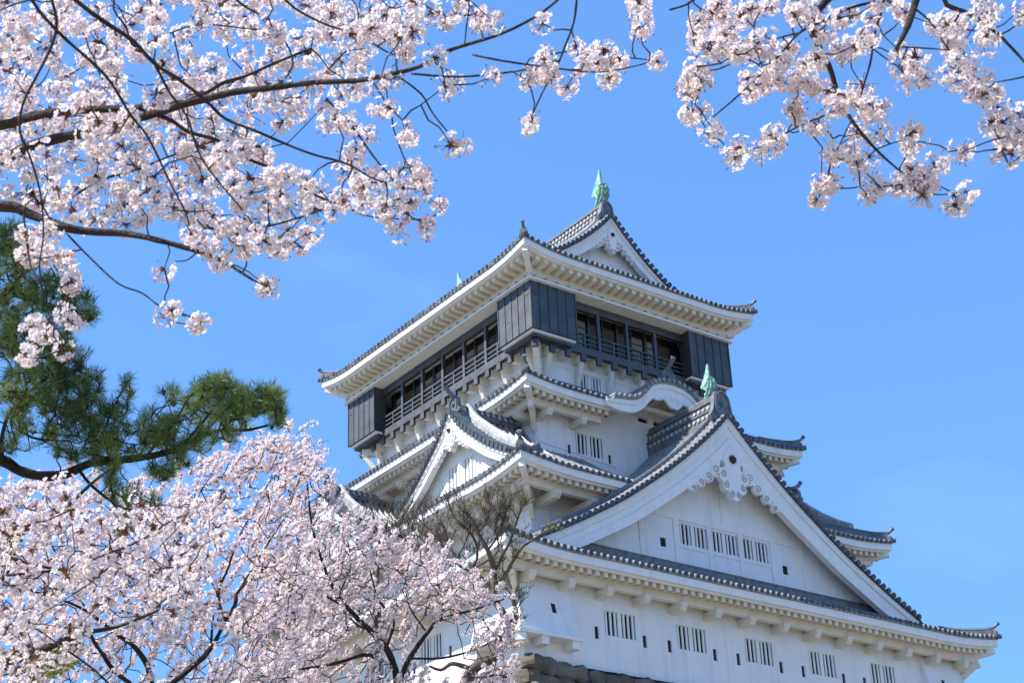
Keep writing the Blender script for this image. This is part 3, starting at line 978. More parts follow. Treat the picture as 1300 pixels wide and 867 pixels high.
# paired triangular gables on the left slope of the second roof (and on the opposite slope)
pc = lin([(0, 41.62), (.25, 41.25), (.97, 40.35), (2.05, 39.4), (3.25, 38.45), (4.05, 37.92), (4.9, 37.42), (5.5, 37.1)])
for sx in (-1, 1):
    for yc in (-9.75, 4.0):
        dg = empty('dormer_gable', (0, 0, 0), castle)
        G = (lambda sx, yc: lambda u, w_, z: (sx * (13.7 - w_), yc + u, z))(sx, yc)
        hl = [(-1.25, -.3, 37.3, 38.75), (.3, 1.25, 37.3, 38.75)]
        gable(dg, G, pc, 5.4, .75, 0, 0, (.60, .54), 4.4, .34, (.75, .85, True), orn=.50, holes=hl, wall_bottom=36.6)
        Fw = (lambda G: lambda s, n, z: G(s, .75 + n, z))(G)
        for h in hl:
            w_ = MB(); fbox(w_, Fw, h[0] - .02, h[1] + .02, .28, .33, h[2] - .02, h[3] + .02)
            wn_ = part(w_, 'gable_window', 'dark', dg)
            bm = MB()
            for i in range(3):
                c = h[0] + (h[1] - h[0]) * (i + .5) / 3
                fbox(bm, Fw, c - .1, c + .1, .06, .2, h[2] - .01, h[3] + .01)
            part(bm, 'window_bars', 'trim', dg)
        # its own tiled slopes
        tm = MB()
        for sg in (-1, 1):
            cols = []
            N_ = 14
            for i in range(N_ + 1):
                u = 5.4 * i / N_
                cols.append((u, pc(u) + .1))
            for (a, za), (b, zb_) in zip(cols[:-1], cols[1:]):
                tm.add([G(sg * a, 0, za), G(sg * b, 0, zb_), G(sg * b, 4.9, zb_), G(sg * a, 4.9, za)], [(0, 1, 2, 3)])
            w_ = 1.6
            while w_ < 4.9:
                tm.tube([G(sg * u, w_, z_ + .05) for u, z_ in cols], .125, 6)
                w_ += TS
        part(tm, 'roof_tiles', 'tile', dg)

# ---- top storey
Z0, Z1 = 48.25, 51.39
BX, BY = 8.0, 10.39
IX, IY = 7.35, 9.74           # balcony line
mb = MB()
for k in range(4):
    F, L = side(k, IX, IY)
    fbox(mb, F, -L + (.3 if k % 2 else 0), L - (.3 if k % 2 else 0), 0, .3, 47.86, 48.34)
    fbox(mb, F, -L + (.3 if k % 2 else 0), L - (.3 if k % 2 else 0), 0.003, .26, 50.86, 51.38)
bal = part(mb, 'balcony_beam', 'black', castle)
mb = MB(); mb.box(-IX + .1, IX - .1, -IY + .1, IY - .1, 47.96, 48.2)
part(mb, 'balcony_floor', 'cream', castle)
balcony = empty('balcony', (0, 0, 0), castle)
for k in range(4):
    F, L = side(k, IX, IY)
    half = 4.6 if k % 2 == 0 else 7.1
    nbay = 4 if k % 2 == 0 else 6
    for i in range(1, nbay):
        s = -half + 2 * half * i / nbay
        mb = MB(); fbox(mb, F, s - .11, s + .11, .006, .22, 48.343, 50.857)
        part(mb, 'post', 'black', balcony)
    rl = MB()
    for z in (48.62, 48.92):
        fbox(rl, F, -half, half, .06, .15, z - .045, z + .045)
    fbox(rl, F, -half, half, .04, .17, 49.2, 49.3)
    for i in range(nbay):
        s = -half + 2 * half * (i + .5) / nbay
        fbox(rl, F, s - .06, s + .06, .05, .16, 48.343, 49.2)
    part(rl, 'railing', 'black', balcony)
    # screens behind the balcony
    F2, L2 = side(k, IX - 1.0, IY - 1.0)
    wl = MB(); fbox(wl, F2, -half - .6, half + .6, 0.1, .2, 48.2, 51.38); part(wl, 'inner_wall', 'dark', balcony)
    for i in range(nbay):
        s0 = -half + 2 * half * i / nbay; s1 = -half + 2 * half * (i + 1) / nbay
        for j in range(2):
            a = s0 + .12 + j * 1.05; b = a + .92
            sc_ = MB(); fbox(sc_, F2, a, b, .04, .09, 48.9, 50.75)
            part(sc_, 'screen', ('brown', 'blind')[(i + j + k) % 2] if not (i == 1 and j == 0) else 'brown', balcony)
        fr = MB()
        for z in (48.95, 49.25, 49.55, 49.85, 50.3): fbox(fr, F2, s0 + .1, s1 - .1, -.01, .03, z - .035, z + .035)
        fbox(fr, F2, s0 + 1.08, s0 + 1.2, -.02, .03, 48.2, 51.3)
        fbox(fr, F2, s0 - .1, s0 + .1, -.06, .03, 48.2, 51.3)
        part(fr, 'screen_frame', 'black', balcony)
# boarded corner boxes
for sx in (-1, 1):
    for sy in (-1, 1):
        mb = MB()
        P = lambda x0, x1, y0, y1, z0, z1: mb.box(*sorted((sx * x0, sx * x1)), *sorted((sy * y0, sy * y1)), z0, z1)
        P(4.6, BX, BY - .95, BY, Z0, Z1 - .003)
        P(BX - .95, BX, 7.1, BY - .953, Z0, Z1 - .003)
        n = 5
        for i in range(n + 1):
            x = 4.6 + (BX - 4.6) * i / n
            P(max(4.57, x - .045), min(BX + .035, x + .045), BY, BY + .045, Z0 - .02, Z1 - .006)
            y = 7.1 + (BY - 7.1) * i / n
            P(BX, BX + .045, max(7.07, y - .045), min(BY + .035, y + .045), Z0 - .02, Z1 - .006)
        for i in range(n):
            z = Z0 + .55 + rnd.random() * 2
            x = 4.6 + (BX - 4.6) * i / n
            if i in (0, 4): P(x + .045, x + (BX - 4.6) / n - .045, BY, BY + .018, z, z + .03)
            if i in (1, 4): P(BX, BX + .018, 7.1 + (BY - 7.1) * i / n + .045, 7.1 + (BY - 7.1) * (i + 1) / n - .045, z, z + .03)
        P(4.7, BX - .3, BY - .6, BY - .3, 47.9, 48.08)
        P(BX - .6, BX - .3, 7.2, BY - .603, 47.9, 48.08)
        cp = part(mb, 'boarded_corner', 'black', castle)
        mb = MB()
        P(4.62, BX - .12, BY - .95, BY - .12, Z0 - .15, Z0 - .023)
        P(BX - .95, BX - .12, 7.12, BY - .953, Z0 - .15, Z0 - .023)
        part(mb, 'bottom_board', 'trim', cp)
# brackets carrying it
for k in range(4):
    F, L = side(k, 6.4, 8.8)
    n = 5 if k % 2 == 0 else 7
    for i in range(-n, n + 1):
        s = i * 1.2
        mb = MB()
        fbox(mb, F, s - .185, s + .185, -.76, .05, 47.42, 47.94)
        if i % 2 == n % 2:
            a = F(s, -.62, 47.5); b = F(s, .02, 45.7)
            mb.bar(a, b, .29, .25, up=F(s, 0, 0) if False else (1, 0, 0.001) if k % 2 else (0, 1, .001))
        br = part(mb, 'bracket', 'cream', castle)
        cp = MB(); fbox(cp, F, s - .195, s + .195, -.94, -.763, 47.40, 47.857)
        part(cp, 'end_cap', 'black', br)
for sx in (-1, 1):
    for sy in (-1, 1):
        mb = MB()
        a = Vector((sx * 6.35, sy * 8.75, 47.62)); b = Vector((sx * 7.3, sy * 9.7, 47.62))
        mb.bar(a, b, .45, .5)
        mb.bar(b - Vector((0, 0, .2)) - (b - a) * .1, Vector((sx * 6.4, sy * 8.8, 45.8)), .38, .32)
        br = part(mb, 'bracket', 'cream', castle)
        cp = MB(); cp.bar(b + (b - a) * .004, b + (b - a) * .13, .46, .46); part(cp, 'end_cap', 'black', br)
# projecting eave board with a strip of small tiles on it
mb = MB(); mb.box(-BX - .27, BX + .27, -BY - .27, BY + .27, Z1, Z1 + .13)
eb = part(mb, 'eave_board', 'trim', castle)
for k in range(4):
    mb = MB()
    F, L = side(k, BX + .27, BY + .27)
    n = int(2 * L / .86)
    fbox(mb, F, -L + .42, L - .42, .03, .5, Z1 + .133, Z1 + .17)
    for i in range(n):
        s = -L + .43 + i * (2 * L - .86) / (n - 1)
        mb.tube([F(s, .0, Z1 + .2), F(s, .5, Z1 + .26)], .1, 7)
    part(mb, 'strip_tiles', 'tile', eb)
mb = MB()
for k in range(4):
    F, L = side(k, BX + .06, BY + .06)
    fbox(mb, F, -L + (.35 if k % 2 else 0), L - (.35 if k % 2 else 0), 0, .35, Z1 + .133, 52.34)
part(mb, 'upper_beam', 'cream', castle)

tab5 = [(0, 0.05), (1.3, .55), (2.7, 1.15), (4.66, 2.15), (5.24, 2.48), (6.8, 3.65), (8.07, 4.8), (8.7, 5.45), (9.34, 6.2)]
p5 = lin(tab5)
roof5 = irimoya(9.34, 11.72, 52.83, .46, 3.8, BX + .06, BY + .06, p5, 9.04, 8.25, .62, 'long')
for sg in (1, -1):
    G = (lambda sg: lambda u, w_, z: (u, -sg * (9.04 - w_), z))(sg)
    gable(roof5, G, lambda u: 52.83 + p5(9.34 - u), 6.7, .8, 0, 0, (.72, .68), 9.03, 1.15, (1.0, 1.3, False), orn=.56, wall_bottom=53.6)

# fish-shaped ridge ornaments
def fish(G, z, k):
    mb = MB()
    path = [(.62, .05, .14), (.40, .22, .24), (.12, .42, .34), (-.1, .72, .36), (-.2, 1.05, .33), (-.16, 1.35, .27), (-.02, 1.6, .2), (.12, 1.78, .13)]
    fine = []
    for (a, b) in zip(path[:-1], path[1:]):
        for t in (0, .34, .67): fine.append([a[q] + (b[q] - a[q]) * t for q in range(3)])
    fine.append(list(path[-1]))
    mb.tube([G(0, w * k, z + h * k) for w, h, r in fine], [r * k * .82 * (1 + .05 * ((i % 2) * 2 - 1)) for i, (w, h, r) in enumerate(fine)], 12)
    for i in range(2, len(fine) - 4):       # scale rows and back fin
        w, h, r = fine[i]
        nx = fine[i + 1]
        t = Vector((nx[0] - w, nx[1] - h)).normalized()
        no = Vector((t.y, -t.x)) * -1
        if no.x > 0: no = -no
        for sg in (-1, 1):
            for a in (.2, .9, 1.6):
                c = G(sg * math.sin(a) * r * k, (w + no.x * math.cos(a) * r) * k, z + (h + no.y * math.cos(a) * r) * k)
                mb.tube([c, (Vector(c) + Vector(G(0, t.x * .1 * k, t.y * .1 * k)) - Vector(G(0, 0, 0)))], [.09 * k, .02 * k], 6)
    def fin(pts, th=.07):
        mb.prism(pts, lambda u, v, s_: G((s_ - .5) * th * k, u * k, z + v * k))
    fin([(-.07, 1.7), (-.02, 2.3), (.0, 2.86), (.1, 2.8), (.3, 2.3), (.55, 1.85), (.95, 1.3), (.86, 1.12), (.5, 1.3), (.3, 1.4), (.15, 1.6)], .14)
    fin([(-.3, .5), (-.52, .66), (-.45, .82), (-.64, 1.02), (-.48, 1.12), (-.58, 1.4), (-.36, 1.42), (-.3, 1.66), (-.16, 1.5), (-.25, 1.2)], .08)
    fin([(.1, .75), (.38, .95), (.3, 1.08), (.36, 1.35), (.18, 1.25), (.05, 1.3)], .1)
    for sg in (-1, 1):      # side fins, brow and eye
        mb.prism([(.05, .55), (.32, .8), (.35, 1.02), (.18, .92), (.02, .98), (-.08, .7)], lambda u, v, s_: G(sg * (.30 + .1 * s_ + .2 * max(0, v - .6)) * k, u * k, z + v * k))
        mb.tube([G(sg * .2 * k, .36 * k, z + .42 * k), G(sg * .26 * k, .3 * k, z + .5 * k)], .08 * k, 7)
        mb.prism([(.5, -.05), (.75, .0), (.72, .12), (.5, .1)], lambda u, v, s_: G(sg * (.05 + .08 * s_) * k, u * k, z + v * k))
    return part(mb, 'fish_ornament', 'copper', castle)
fish(lambda u, w_, z: (u, -16.55 + w_, z), 43.0, .79)
fish(lambda u, w_, z: (u, 16.55 - w_, z), 43.0, .79)
fish(lambda u, w_, z: (u, -8.3 + w_, z), 60.15, 1.02)
fish(lambda u, w_, z: (u, 8.3 - w_, z), 60.15, 1.02)
# lightning conductor wires down the corner
mb = MB()
mb.tube([(-11.3, -13.6, 40.2), (-8.85, -11.6, 40.2), (-3, -11.3, 39.95)], .012, 4)
part(mb, 'wire', 'dark', castle)

# ------------------------------------------------------------------ stone base under the keep
sw = empty('stone_wall', (0, 0, 0))
tag(sw, 'rough dark stone base wall under the white castle walls', 'stone wall')
mb = MB()
def batter(z):          # outward offset at height z
    t = (25 - z) / 25
    return .12 + 1.6 * t + 7.5 * t * t
lv = [25.0, 24.5, 24, 23, 22, 20, 17, 13, 8, 4, -1]
for a, b in zip(lv[:-1], lv[1:]):
    oa, ob = batter(a) - .3, batter(b) - .3
    ra = [(-T1X - oa, -T1Y - oa, a), (T1X + oa, -T1Y - oa, a), (T1X + oa, T1Y + oa, a), (-T1X - oa, T1Y + oa, a)]
    rb = [(-T1X - ob, -T1Y - ob, b), (T1X + ob, -T1Y - ob, b), (T1X + ob, T1Y + ob, b), (-T1X - ob, T1Y + ob, b)]
    mb.add(ra + rb, [(0, 4, 5, 1), (1, 5, 6, 2), (2, 6, 7, 3), (3, 7, 4, 0)])
mb.add([(-T1X - .3, -T1Y - .3, 24.97), (T1X + .3, -T1Y - .3, 24.97), (T1X + .3, T1Y + .3, 24.97), (-T1X - .3, T1Y + .3, 24.97)], [(0, 1, 2, 3)])
mb.build('backing', M['stone'], sw)
mb = MB()
def stone(c, a, b, h, ax, out):
    """irregular boulder: c centre, half sizes a (along ax), b (depth), h (height)"""
    ax = Vector(ax); out = Vector(out); up = Vector((0, 0, 1))
    vs = []
    n1, n2 = 10, 6
    ph = [rnd.uniform(0, 6.28) for _ in range(6)]
    for i in range(n2 + 1):
        th = -math.pi / 2 + math.pi * i / n2
        for j in range(n1):
            a_ = 2 * math.pi * j / n1
            x, y, z = math.cos(th) * math.cos(a_), math.cos(th) * math.sin(a_), math.sin(th)
            q = (abs(x)**4 + abs(y)**4 + abs(z)**4) ** .25
            s_ = (1 + .09 * math.sin(3 * a_ + ph[0]) + .08 * math.sin(2 * a_ + 3 * th + ph[1]) + rnd.uniform(-.05, .05)) / q
            vs.append(Vector(c) + ax * (x * a * s_) + out * (y * b * s_) + up * (z * h * s_))
    fs = [(i * n1 + j, i * n1 + (j + 1) % n1, (i + 1) * n1 + (j + 1) % n1, (i + 1) * n1 + j) for i in range(n2) for j in range(n1)]
    mb.add(vs, fs)
for k in range(4):
    F, L = side(k, T1X, T1Y)
    z = 25.02
    row = 0
    while z > 19.5:
        h = rnd.uniform(.3, .48)
        o = batter(z - h)
        s = -L - o - .1
        while s < L + o:
            wd = rnd.uniform(.38, 1.0)
            if k in (1, 2) and row > 2: break
            p = F(s + wd, -o + .12, z - h + rnd.uniform(-.06, .06) + (.22 * max(0, 1 - (s + L + o) / 2.5) if row == 0 else 0))
            q0 = F(0, 0, 0); q1 = F(1, 0, 0); q2 = F(0, -1, 0)
            stone(p, wd * 1.04, rnd.uniform(.34, .46), h * 1.08, Vector(q1) - Vector(q0), Vector(q2) - Vector(q0))
            s += wd * 1.95
        z -= h * 1.85
        row += 1
mb.build('stones', M['stone'], sw, False)

# ------------------------------------------------------------------ trees
def norm(a):
    return a / np.maximum(1e-9, np.linalg.norm(a, axis=-1, keepdims=True))
def frames(n):
    a = np.where(np.abs(n[:, 2:3]) < .9, np.array([[0, 0, 1.0]]), np.array([[1.0, 0, 0]]))
    u = norm(np.cross(n, a)); v = np.cross(n, u)
    th = rng.uniform(0, 2 * np.pi, (len(n), 1))
    return u * np.cos(th) + v * np.sin(th), -u * np.sin(th) + v * np.cos(th)

class Petals:
    """gathers flowers, pedicels, bracts and leaves of one branch"""
    def __init__(s): s.V = []; s.sz = []; s.ix = []; s.mi = []; s.n = 0
    def push(s, V, per, mi):          # V: (N, per, 3) polygons
        N = len(V)
        if N == 0: return
        s.V.append(V.reshape(-1, 3)); s.sz.append(np.full(N, per)); s.ix.append(np.arange(N * per) + s.n); s.mi.append(np.full(N, mi)); s.n += N * per
    def flowers(s, c, n, r, lod=0):
        u, v = frames(n)
        c = c[:, None, :]; u = u[:, None, :]; v = v[:, None, :]; w = n[:, None, :]
        r = r[:, None, None]
        if lod == 0:
            for k in range(5):
                a = 2 * np.pi * k / 5
                pts = [(0.03, 0), (.60, -.60), (.98, -.30), (.90, 0.0), (.98, .30), (.60, .60)]
                X = np.array([q * np.cos(a + t) for q, t in pts])[None, :, None]
                Y = np.array([q * np.sin(a + t) for q, t in pts])[None, :, None]
                cup = .18 + .25 * rng.random((len(c), 1, 1))
                Z = np.array([q * q for q, t in pts])[None, :, None] * cup
                s.push(c + (u * X + v * Y + w * Z) * r, 6, 0)
            hx = np.array([.17 * np.cos(2 * np.pi * (k + .5) / 5) for k in range(5)])[None, :, None]
            hy = np.array([.17 * np.sin(2 * np.pi * (k + .5) / 5) for k in range(5)])[None, :, None]
            s.push(c + (u * hx + v * hy + w * .09) * r, 5, 1)
            s.push(c + (v * hx + u * hy - w * .03) * r, 5, 1)
        else:
            q = np.array([1.0 if k % 2 == 0 else .5 for k in range(10)])
            X = np.array([q[k] * np.cos(np.pi * k / 5) for k in range(10)])[None, :, None]
            Y = np.array([q[k] * np.sin(np.pi * k / 5) for k in range(10)])[None, :, None]
            Z = (q ** 2)[None, :, None] * .35
            s.push(c + (u * X + v * Y + w * Z) * r, 10, 0)
    def threads(s, a, b, wd, mi):     # thin ribbons a->b
        t = norm(b - a); p = norm(np.cross(t, rng.normal(size=a.shape))) * wd
        s.push(np.stack([a - p, a + p, b + p, b - p], 1), 4, mi)
    def blades(s, c, d, ln, wd, mi):  # leaf or needle shaped faces
        p = norm(np.cross(d, rng.normal(size=d.shape)))
        ln = np.asarray(ln).reshape(-1, 1) * np.ones((len(c), 1)); wd = np.asarray(wd).reshape(-1, 1) * np.ones((len(c), 1))
        s.push(np.stack([c, c + d * ln * .45 + p * wd, c + d * ln, c + d * ln * .45 - p * wd], 1), 4, mi)
    def build(s, name, mats, parent):
        if not s.V: return None
        return fast_mesh(name, np.concatenate(s.V), np.concatenate(s.sz), np.concatenate(s.ix), mats, np.concatenate(s.mi), parent)

def smooth_poly(P, n=4):
    P = [np.array(p, float) for p in P]
    out = []
    for i in range(len(P) - 1):
        p0 = P[max(i - 1, 0)]; p1 = P[i]; p2 = P[i + 1]; p3 = P[min(i + 2, len(P) - 1)]
        for k in range(n):
            t = k / n
            out.append(.5 * ((2 * p1) + (-p0 + p2) * t + (2 * p0 - 5 * p1 + 4 * p2 - p3) * t * t + (-p0 + 3 * p1 - 3 * p2 + p3) * t**3))
    out.append(P[-1])
    return out

class Tree:
    def __init__(s, base, bark):
        s.base = np.array(base, float); s.bark = bark; s.br = []
    def branch(s, pts, d0, d1, w0, w1, wob=.0):
        """pts in photo pixels, depth d0..d1, width in pixels w0..w1"""
        n = len(pts)
        P = [px(x, y, d0 + (d1 - d0) * i / (n - 1) + rnd.uniform(-wob, wob)) for i, (x, y) in enumerate(pts)]
        Q = smooth_poly(P)
        r = [max(.0012, .5 * (w0 + (w1 - w0) * i / (len(Q) - 1)) * (d0 + (d1 - d0) * i / (len(Q) - 1)) / FPX) * rnd.uniform(.9, 1.12) for i in range(len(Q))]
        m = MB(); m.tube(Q, r, 7)
        s.br.append([np.array(Q), m, Petals(), np.array(r)])
        return s.br[-1]
    def world_branch(s, P, r0, r1):
        Q = smooth_poly(P)
        m = MB(); m.tube(Q, [r0 + (r1 - r0) * i / (len(Q) - 1) for i in range(len(Q))], 8)
        s.br.append([np.array(Q), m, Petals(), None])
        return s.br[-1]
    def nearest(s, p):
        best = None
        for b in s.br:
            d = np.linalg.norm(b[0] - p, axis=1); i = int(d.argmin())
            if best is None or d[i] < best[0]: best = (d[i], b, b[0][i])
        return best
    def twig(s, p, r0=.0035, r1=.0018, sag=.0):
        d, b, q = s.nearest(p)
        if d > 1e-3:
            mid = (p + q) / 2 + rng.normal(size=3) * d * .10
            m2 = q + (mid - q) * .5 + rng.normal(size=3) * d * .04
            b[1].tube([q, m2, mid, p], [r0, r0 * .9, (r0 + r1) / 2, r1], 5, False)
            b[0] = np.concatenate([b[0], np.stack([mid, (mid + p) / 2, p])])
        return b
    def build(s, name, label, cat, trunk, mats, bloom, group=None, tr=.25, top=.3):
        root = empty(name, tuple(s.base))
        tag(root, label, cat, group)
        o = s.base
        tm = MB()
        P = smooth_poly([np.array(p) for p in trunk], 6)
        tm.tube([p - o for p in P], [tr * (1.25 - (1.25 - top) * i / (len(P) - 1)) * (1 + .25 * (i == 0)) for i in range(len(P))], 12)
        tm.build('trunk', s.bark, root, True)
        for Q, m, pt, r in s.br:
            m.v = [(v[0] - o[0], v[1] - o[1], v[2] - o[2]) for v in m.v]
            bo = m.build('branch', s.bark, root, True)
            if pt.V:
                pt.V = [V - o for V in pt.V]
                pt.build(bloom, mats, bo)
        return root

def cluster(tree, p, R_, nf, fr, lod=0, hang=.35, twigs=True, tw=(.0035, .0018)):
    """an umbel of flowers round the point p"""
    b = tree.twig(p, *tw) if twigs else tree.nearest(p)[1]
    d = rng.normal(size=(nf, 3)); d[:, 2] -= hang; d = norm(d)
    c = p + d * (R_ * rng.uniform(.72, 1.02, (nf, 1)))
    n = norm(d + rng.normal(size=(nf, 3)) * .22)
    pt = b[2]
    pt.flowers(c, n, fr * rng.uniform(.8, 1.12, nf), lod)
    if lod == 0:
        pt.threads(np.repeat(p[None], nf, 0), c - n * fr * .1, .0011, 2)
        nb = rnd.choice((3, 5, 6, 10))
        dd = norm(rng.normal(size=(nb, 3)))
        pt.blades(np.repeat(p[None], nb, 0), dd, R_ * rng.uniform(.25, .6, nb), R_ * .12, 2)
        k = rng.integers(0, 8)          # buds
        if k:
            dd = norm(rng.normal(size=(k, 3)) - np.array([0, 0, .5]))
            q = p + dd * R_ * 1.1
            pt.threads(np.repeat(p[None], k, 0), q, .001, 2)
            for _ in range(2): pt.blades(q, dd, .011, .004, 1)

def inside(poly, x, y):
    c = False
    n = len(poly)
    for i in range(n):
        (x1, y1), (x2, y2) = poly[i], poly[(i + 1) % n]
        if (y1 > y) != (y2 > y) and x < (x2 - x1) * (y - y1) / (y2 - y1) + x1: c = not c
    return c
def scatter(poly, n, mind, holes=()):
    xs = [p[0] for p in poly]; ys = [p[1] for p in poly]
    out = []
    tries = 0
    while len(out) < n and tries < n * 60:
        tries += 1
        x = rnd.uniform(min(xs), max(xs)); y = rnd.uniform(min(ys), max(ys))
        if not inside(poly, x, y): continue
        if any(((x - h[0]) / h[2])**2 + ((y - h[1]) / h[3])**2 < 1 for h in holes): continue
        if any((x - a)**2 + (y - b)**2 < mind * mind for a, b in out): continue
        out.append((x, y))
    return out

def by_branch(t, pts, d):
    return sorted(pts, key=lambda q: t.nearest(px(q[0], q[1], d))[0])

# ---- cherry tree overhead, its boughs entering from the left
t = Tree(px(-860, 460, 7.4) * np.array([1, 1, 0]), M['bark'])
D = 6.6
for pts, d0, d1, w0, w1 in [
    ([(-860, 460), (-740, 395), (-600, 350), (-460, 335), (-330, 330)], 7.4, 6.8, 52, 19),
    ([(-860, 460), (-880, 240), (-800, 20), (-690, -200), (-560, -380)], 7.4, 7.2, 50, 8),
    ([(-800, 20), (-600, -60), (-400, -70), (-250, -120)], 7.3, 7.0, 14, 4),
    ([(-600, 350), (-500, 220), (-380, 140), (-240, 90)], 7.1, 7.0, 12, 4),
    ([(-330, 330), (-150, 255), (0, 204), (35, 187), (92, 172), (140, 161), (185, 148), (230, 134), (262, 126), (300, 117), (345, 112), (400, 105)], 6.8, 6.6, 16, 7),
    ([(-150, 185), (0, 160), (30, 151), (65, 144), (110, 140), (180, 137), (232, 131)], 7.2, 6.7, 14, 8),
    ([(400, 105), (452, 103), (480, 98), (530, 86), (565, 67), (590, 58), (640, 42), (690, 15), (730, -20)], 6.6, 6.2, 7, 3),
    ([(232, 131), (262, 118), (285, 105), (312, 97), (350, 80), (395, 62)], 6.7, 7.1, 6, 3),
    ([(185, 142), (215, 152), (240, 168), (275, 178), (310, 200), (360, 220), (395, 245), (425, 258)], 6.7, 6.9, 6, 3),
    ([(-330, 330), (-140, 270), (0, 262), (40, 273), (95, 292), (160, 297), (200, 305), (260, 322), (290, 336), (322, 356)], 6.8, 6.2, 17, 3),
    ([(-60, -120), (60, -35), (95, 0), (132, 28), (168, 52), (197, 82), (228, 102), (262, 129), (286, 151), (323, 166), (365, 184), (400, 197), (440, 208), (470, 225), (490, 232)], 5.6, 6.0, 7, 2),
    ([(0, -80), (40, 0), (75, 42), (115, 78), (140, 104), (165, 145), (185, 170), (200, 198), (215, 230), (235, 268)], 5.7, 5.9, 5, 2.2),
    ([(55, -60), (66, 0), (72, 30), (65, 60), (45, 100), (30, 130), (25, 165), (40, 205), (52, 250), (55, 300), (50, 340), (58, 385)], 5.5, 5.6, 4.5, 1.8),
    ([(197, 82), (215, 117), (237, 148), (249, 185), (265, 215), (308, 267)], 5.8, 5.8, 4, 2),
    ([(414, 125), (450, 165), (475, 200), (500, 230), (522, 264)], 6.4, 6.3, 3.2, 1.8),
    ([(474, 105), (495, 140), (500, 165), (515, 205), (525, 212)], 6.4, 6.4, 2.6, 1.6),
    ([(508, 99), (535, 120), (550, 145), (572, 172)], 6.3, 6.3, 2.6, 1.8),
    ([(522, 94), (580, 98), (640, 93), (680, 88), (738, 89)], 6.3, 6.2, 3.4, 1.8),
    ([(600, 70), (640, 78), (690, 85), (760, 92), (815, 82), (824, 77)], 6.25, 6.1, 3, 1.6),
    ([(734, -40), (732, 0), (728, 30), (715, 65), (705, 90), (690, 115), (675, 148)], 6.1, 6.1, 3.4, 1.8),
    ([(84, 296), (112, 325), (150, 360), (180, 372), (205, 390), (236, 402)], 6.3, 6.2, 2.8, 1.6),
    ([(322, 356), (338, 364)], 6.2, 6.2, 2.6, 1.6),
    ([(250, 320), (238, 330), (222, 332)], 6.25, 6.2, 2, 1.4),
    ([(30, 273), (34, 310), (40, 340), (52, 362), (60, 395), (78, 430), (76, 445)], 6.2, 6.0, 2.6, 1.6),
    ([(260, -60), (300, 0), (345, 30), (372, 75), (362, 100)], 6.0, 6.3, 3.5, 1.8),
    ([(345, -50), (362, 0), (410, 30), (455, 45), (500, 70), (520, 60)], 6.1, 6.3, 3.5, 1.8),
    ([(200, -60), (145, 0), (160, 35), (172, 60), (210, 45), (250, 32), (300, 35), (345, 42)], 6.0, 6.2, 3, 1.7),
    ([(580, -50), (595, 0), (592, 35), (590, 56)], 6.2, 6.25, 2.4, 1.6),
    ([(100, 245), (130, 228), (175, 215), (225, 195), (270, 180)], 7.4, 7.2, 3.5, 2.4),
    ([(150, 268), (190, 240), (240, 222), (285, 205), (330, 190)], 8.2, 8.0, 3.2, 2),
    ([(260, 290), (320, 290), (350, 285), (385, 275), (430, 262), (470, 275), (540, 278), (566, 262)], 7.4, 6.8, 3.0, 1.5),
    ]:
    t.branch(pts, d0, d1, w0, w1, .03)
P1 = [(-20, -20), (520, -20), (525, 40), (490, 75), (465, 110), (420, 125), (395, 148), (350, 158), (330, 190), (370, 215), (400, 235), (418, 255), (392, 305), (335, 318), (270, 318), (200, 295), (100, 282), (-20, 262)]
H1 = [(183, 97, 30, 17), (262, 55, 22, 20), (150, 18, 14, 18), (92, 62, 16, 14), (22, 15, 22, 9), (300, 82, 16, 9), (22, 178, 18, 9), (330, 62, 10, 8), (110, 150, 9, 6), (322, 210, 12, 10), (45, 55, 12, 9), (215, 50, 10, 10), (372, 40, 8, 8), (300, 128, 10, 6), (150, 222, 10, 6), (270, 200, 9, 6), (60, 128, 10, 7), (340, 140, 14, 8), (205, 172, 8, 6), (110, 105, 8, 7), (440, 60, 8, 10), (110, 262, 14, 8), (8, 240, 8, 8)]
for x, y in by_branch(t, scatter(P1, 250, 14.5, [(h[0], h[1], h[2] * 1.22, h[3] * 1.22) for h in H1]), 6.5):
    deep = rnd.random() < .78
    d = rnd.uniform(7.0, 8.4) if deep else rnd.uniform(5.7, 6.5)
    k_ = d / 6.5
    cluster(t, px(x, y, d), rnd.uniform(.036, .068) * k_, rnd.randint(18, 38), .0163 * k_ ** .6)
for x, y in by_branch(t, scatter([(-900, -350), (-300, -330), (-40, -60), (-40, 250), (-250, 260), (-500, 290), (-850, 240)], 150, 26), 7.0):
    cluster(t, px(x, y, rnd.uniform(6.8, 8.0)), rnd.uniform(.04, .07), rnd.randint(16, 28), .0163)
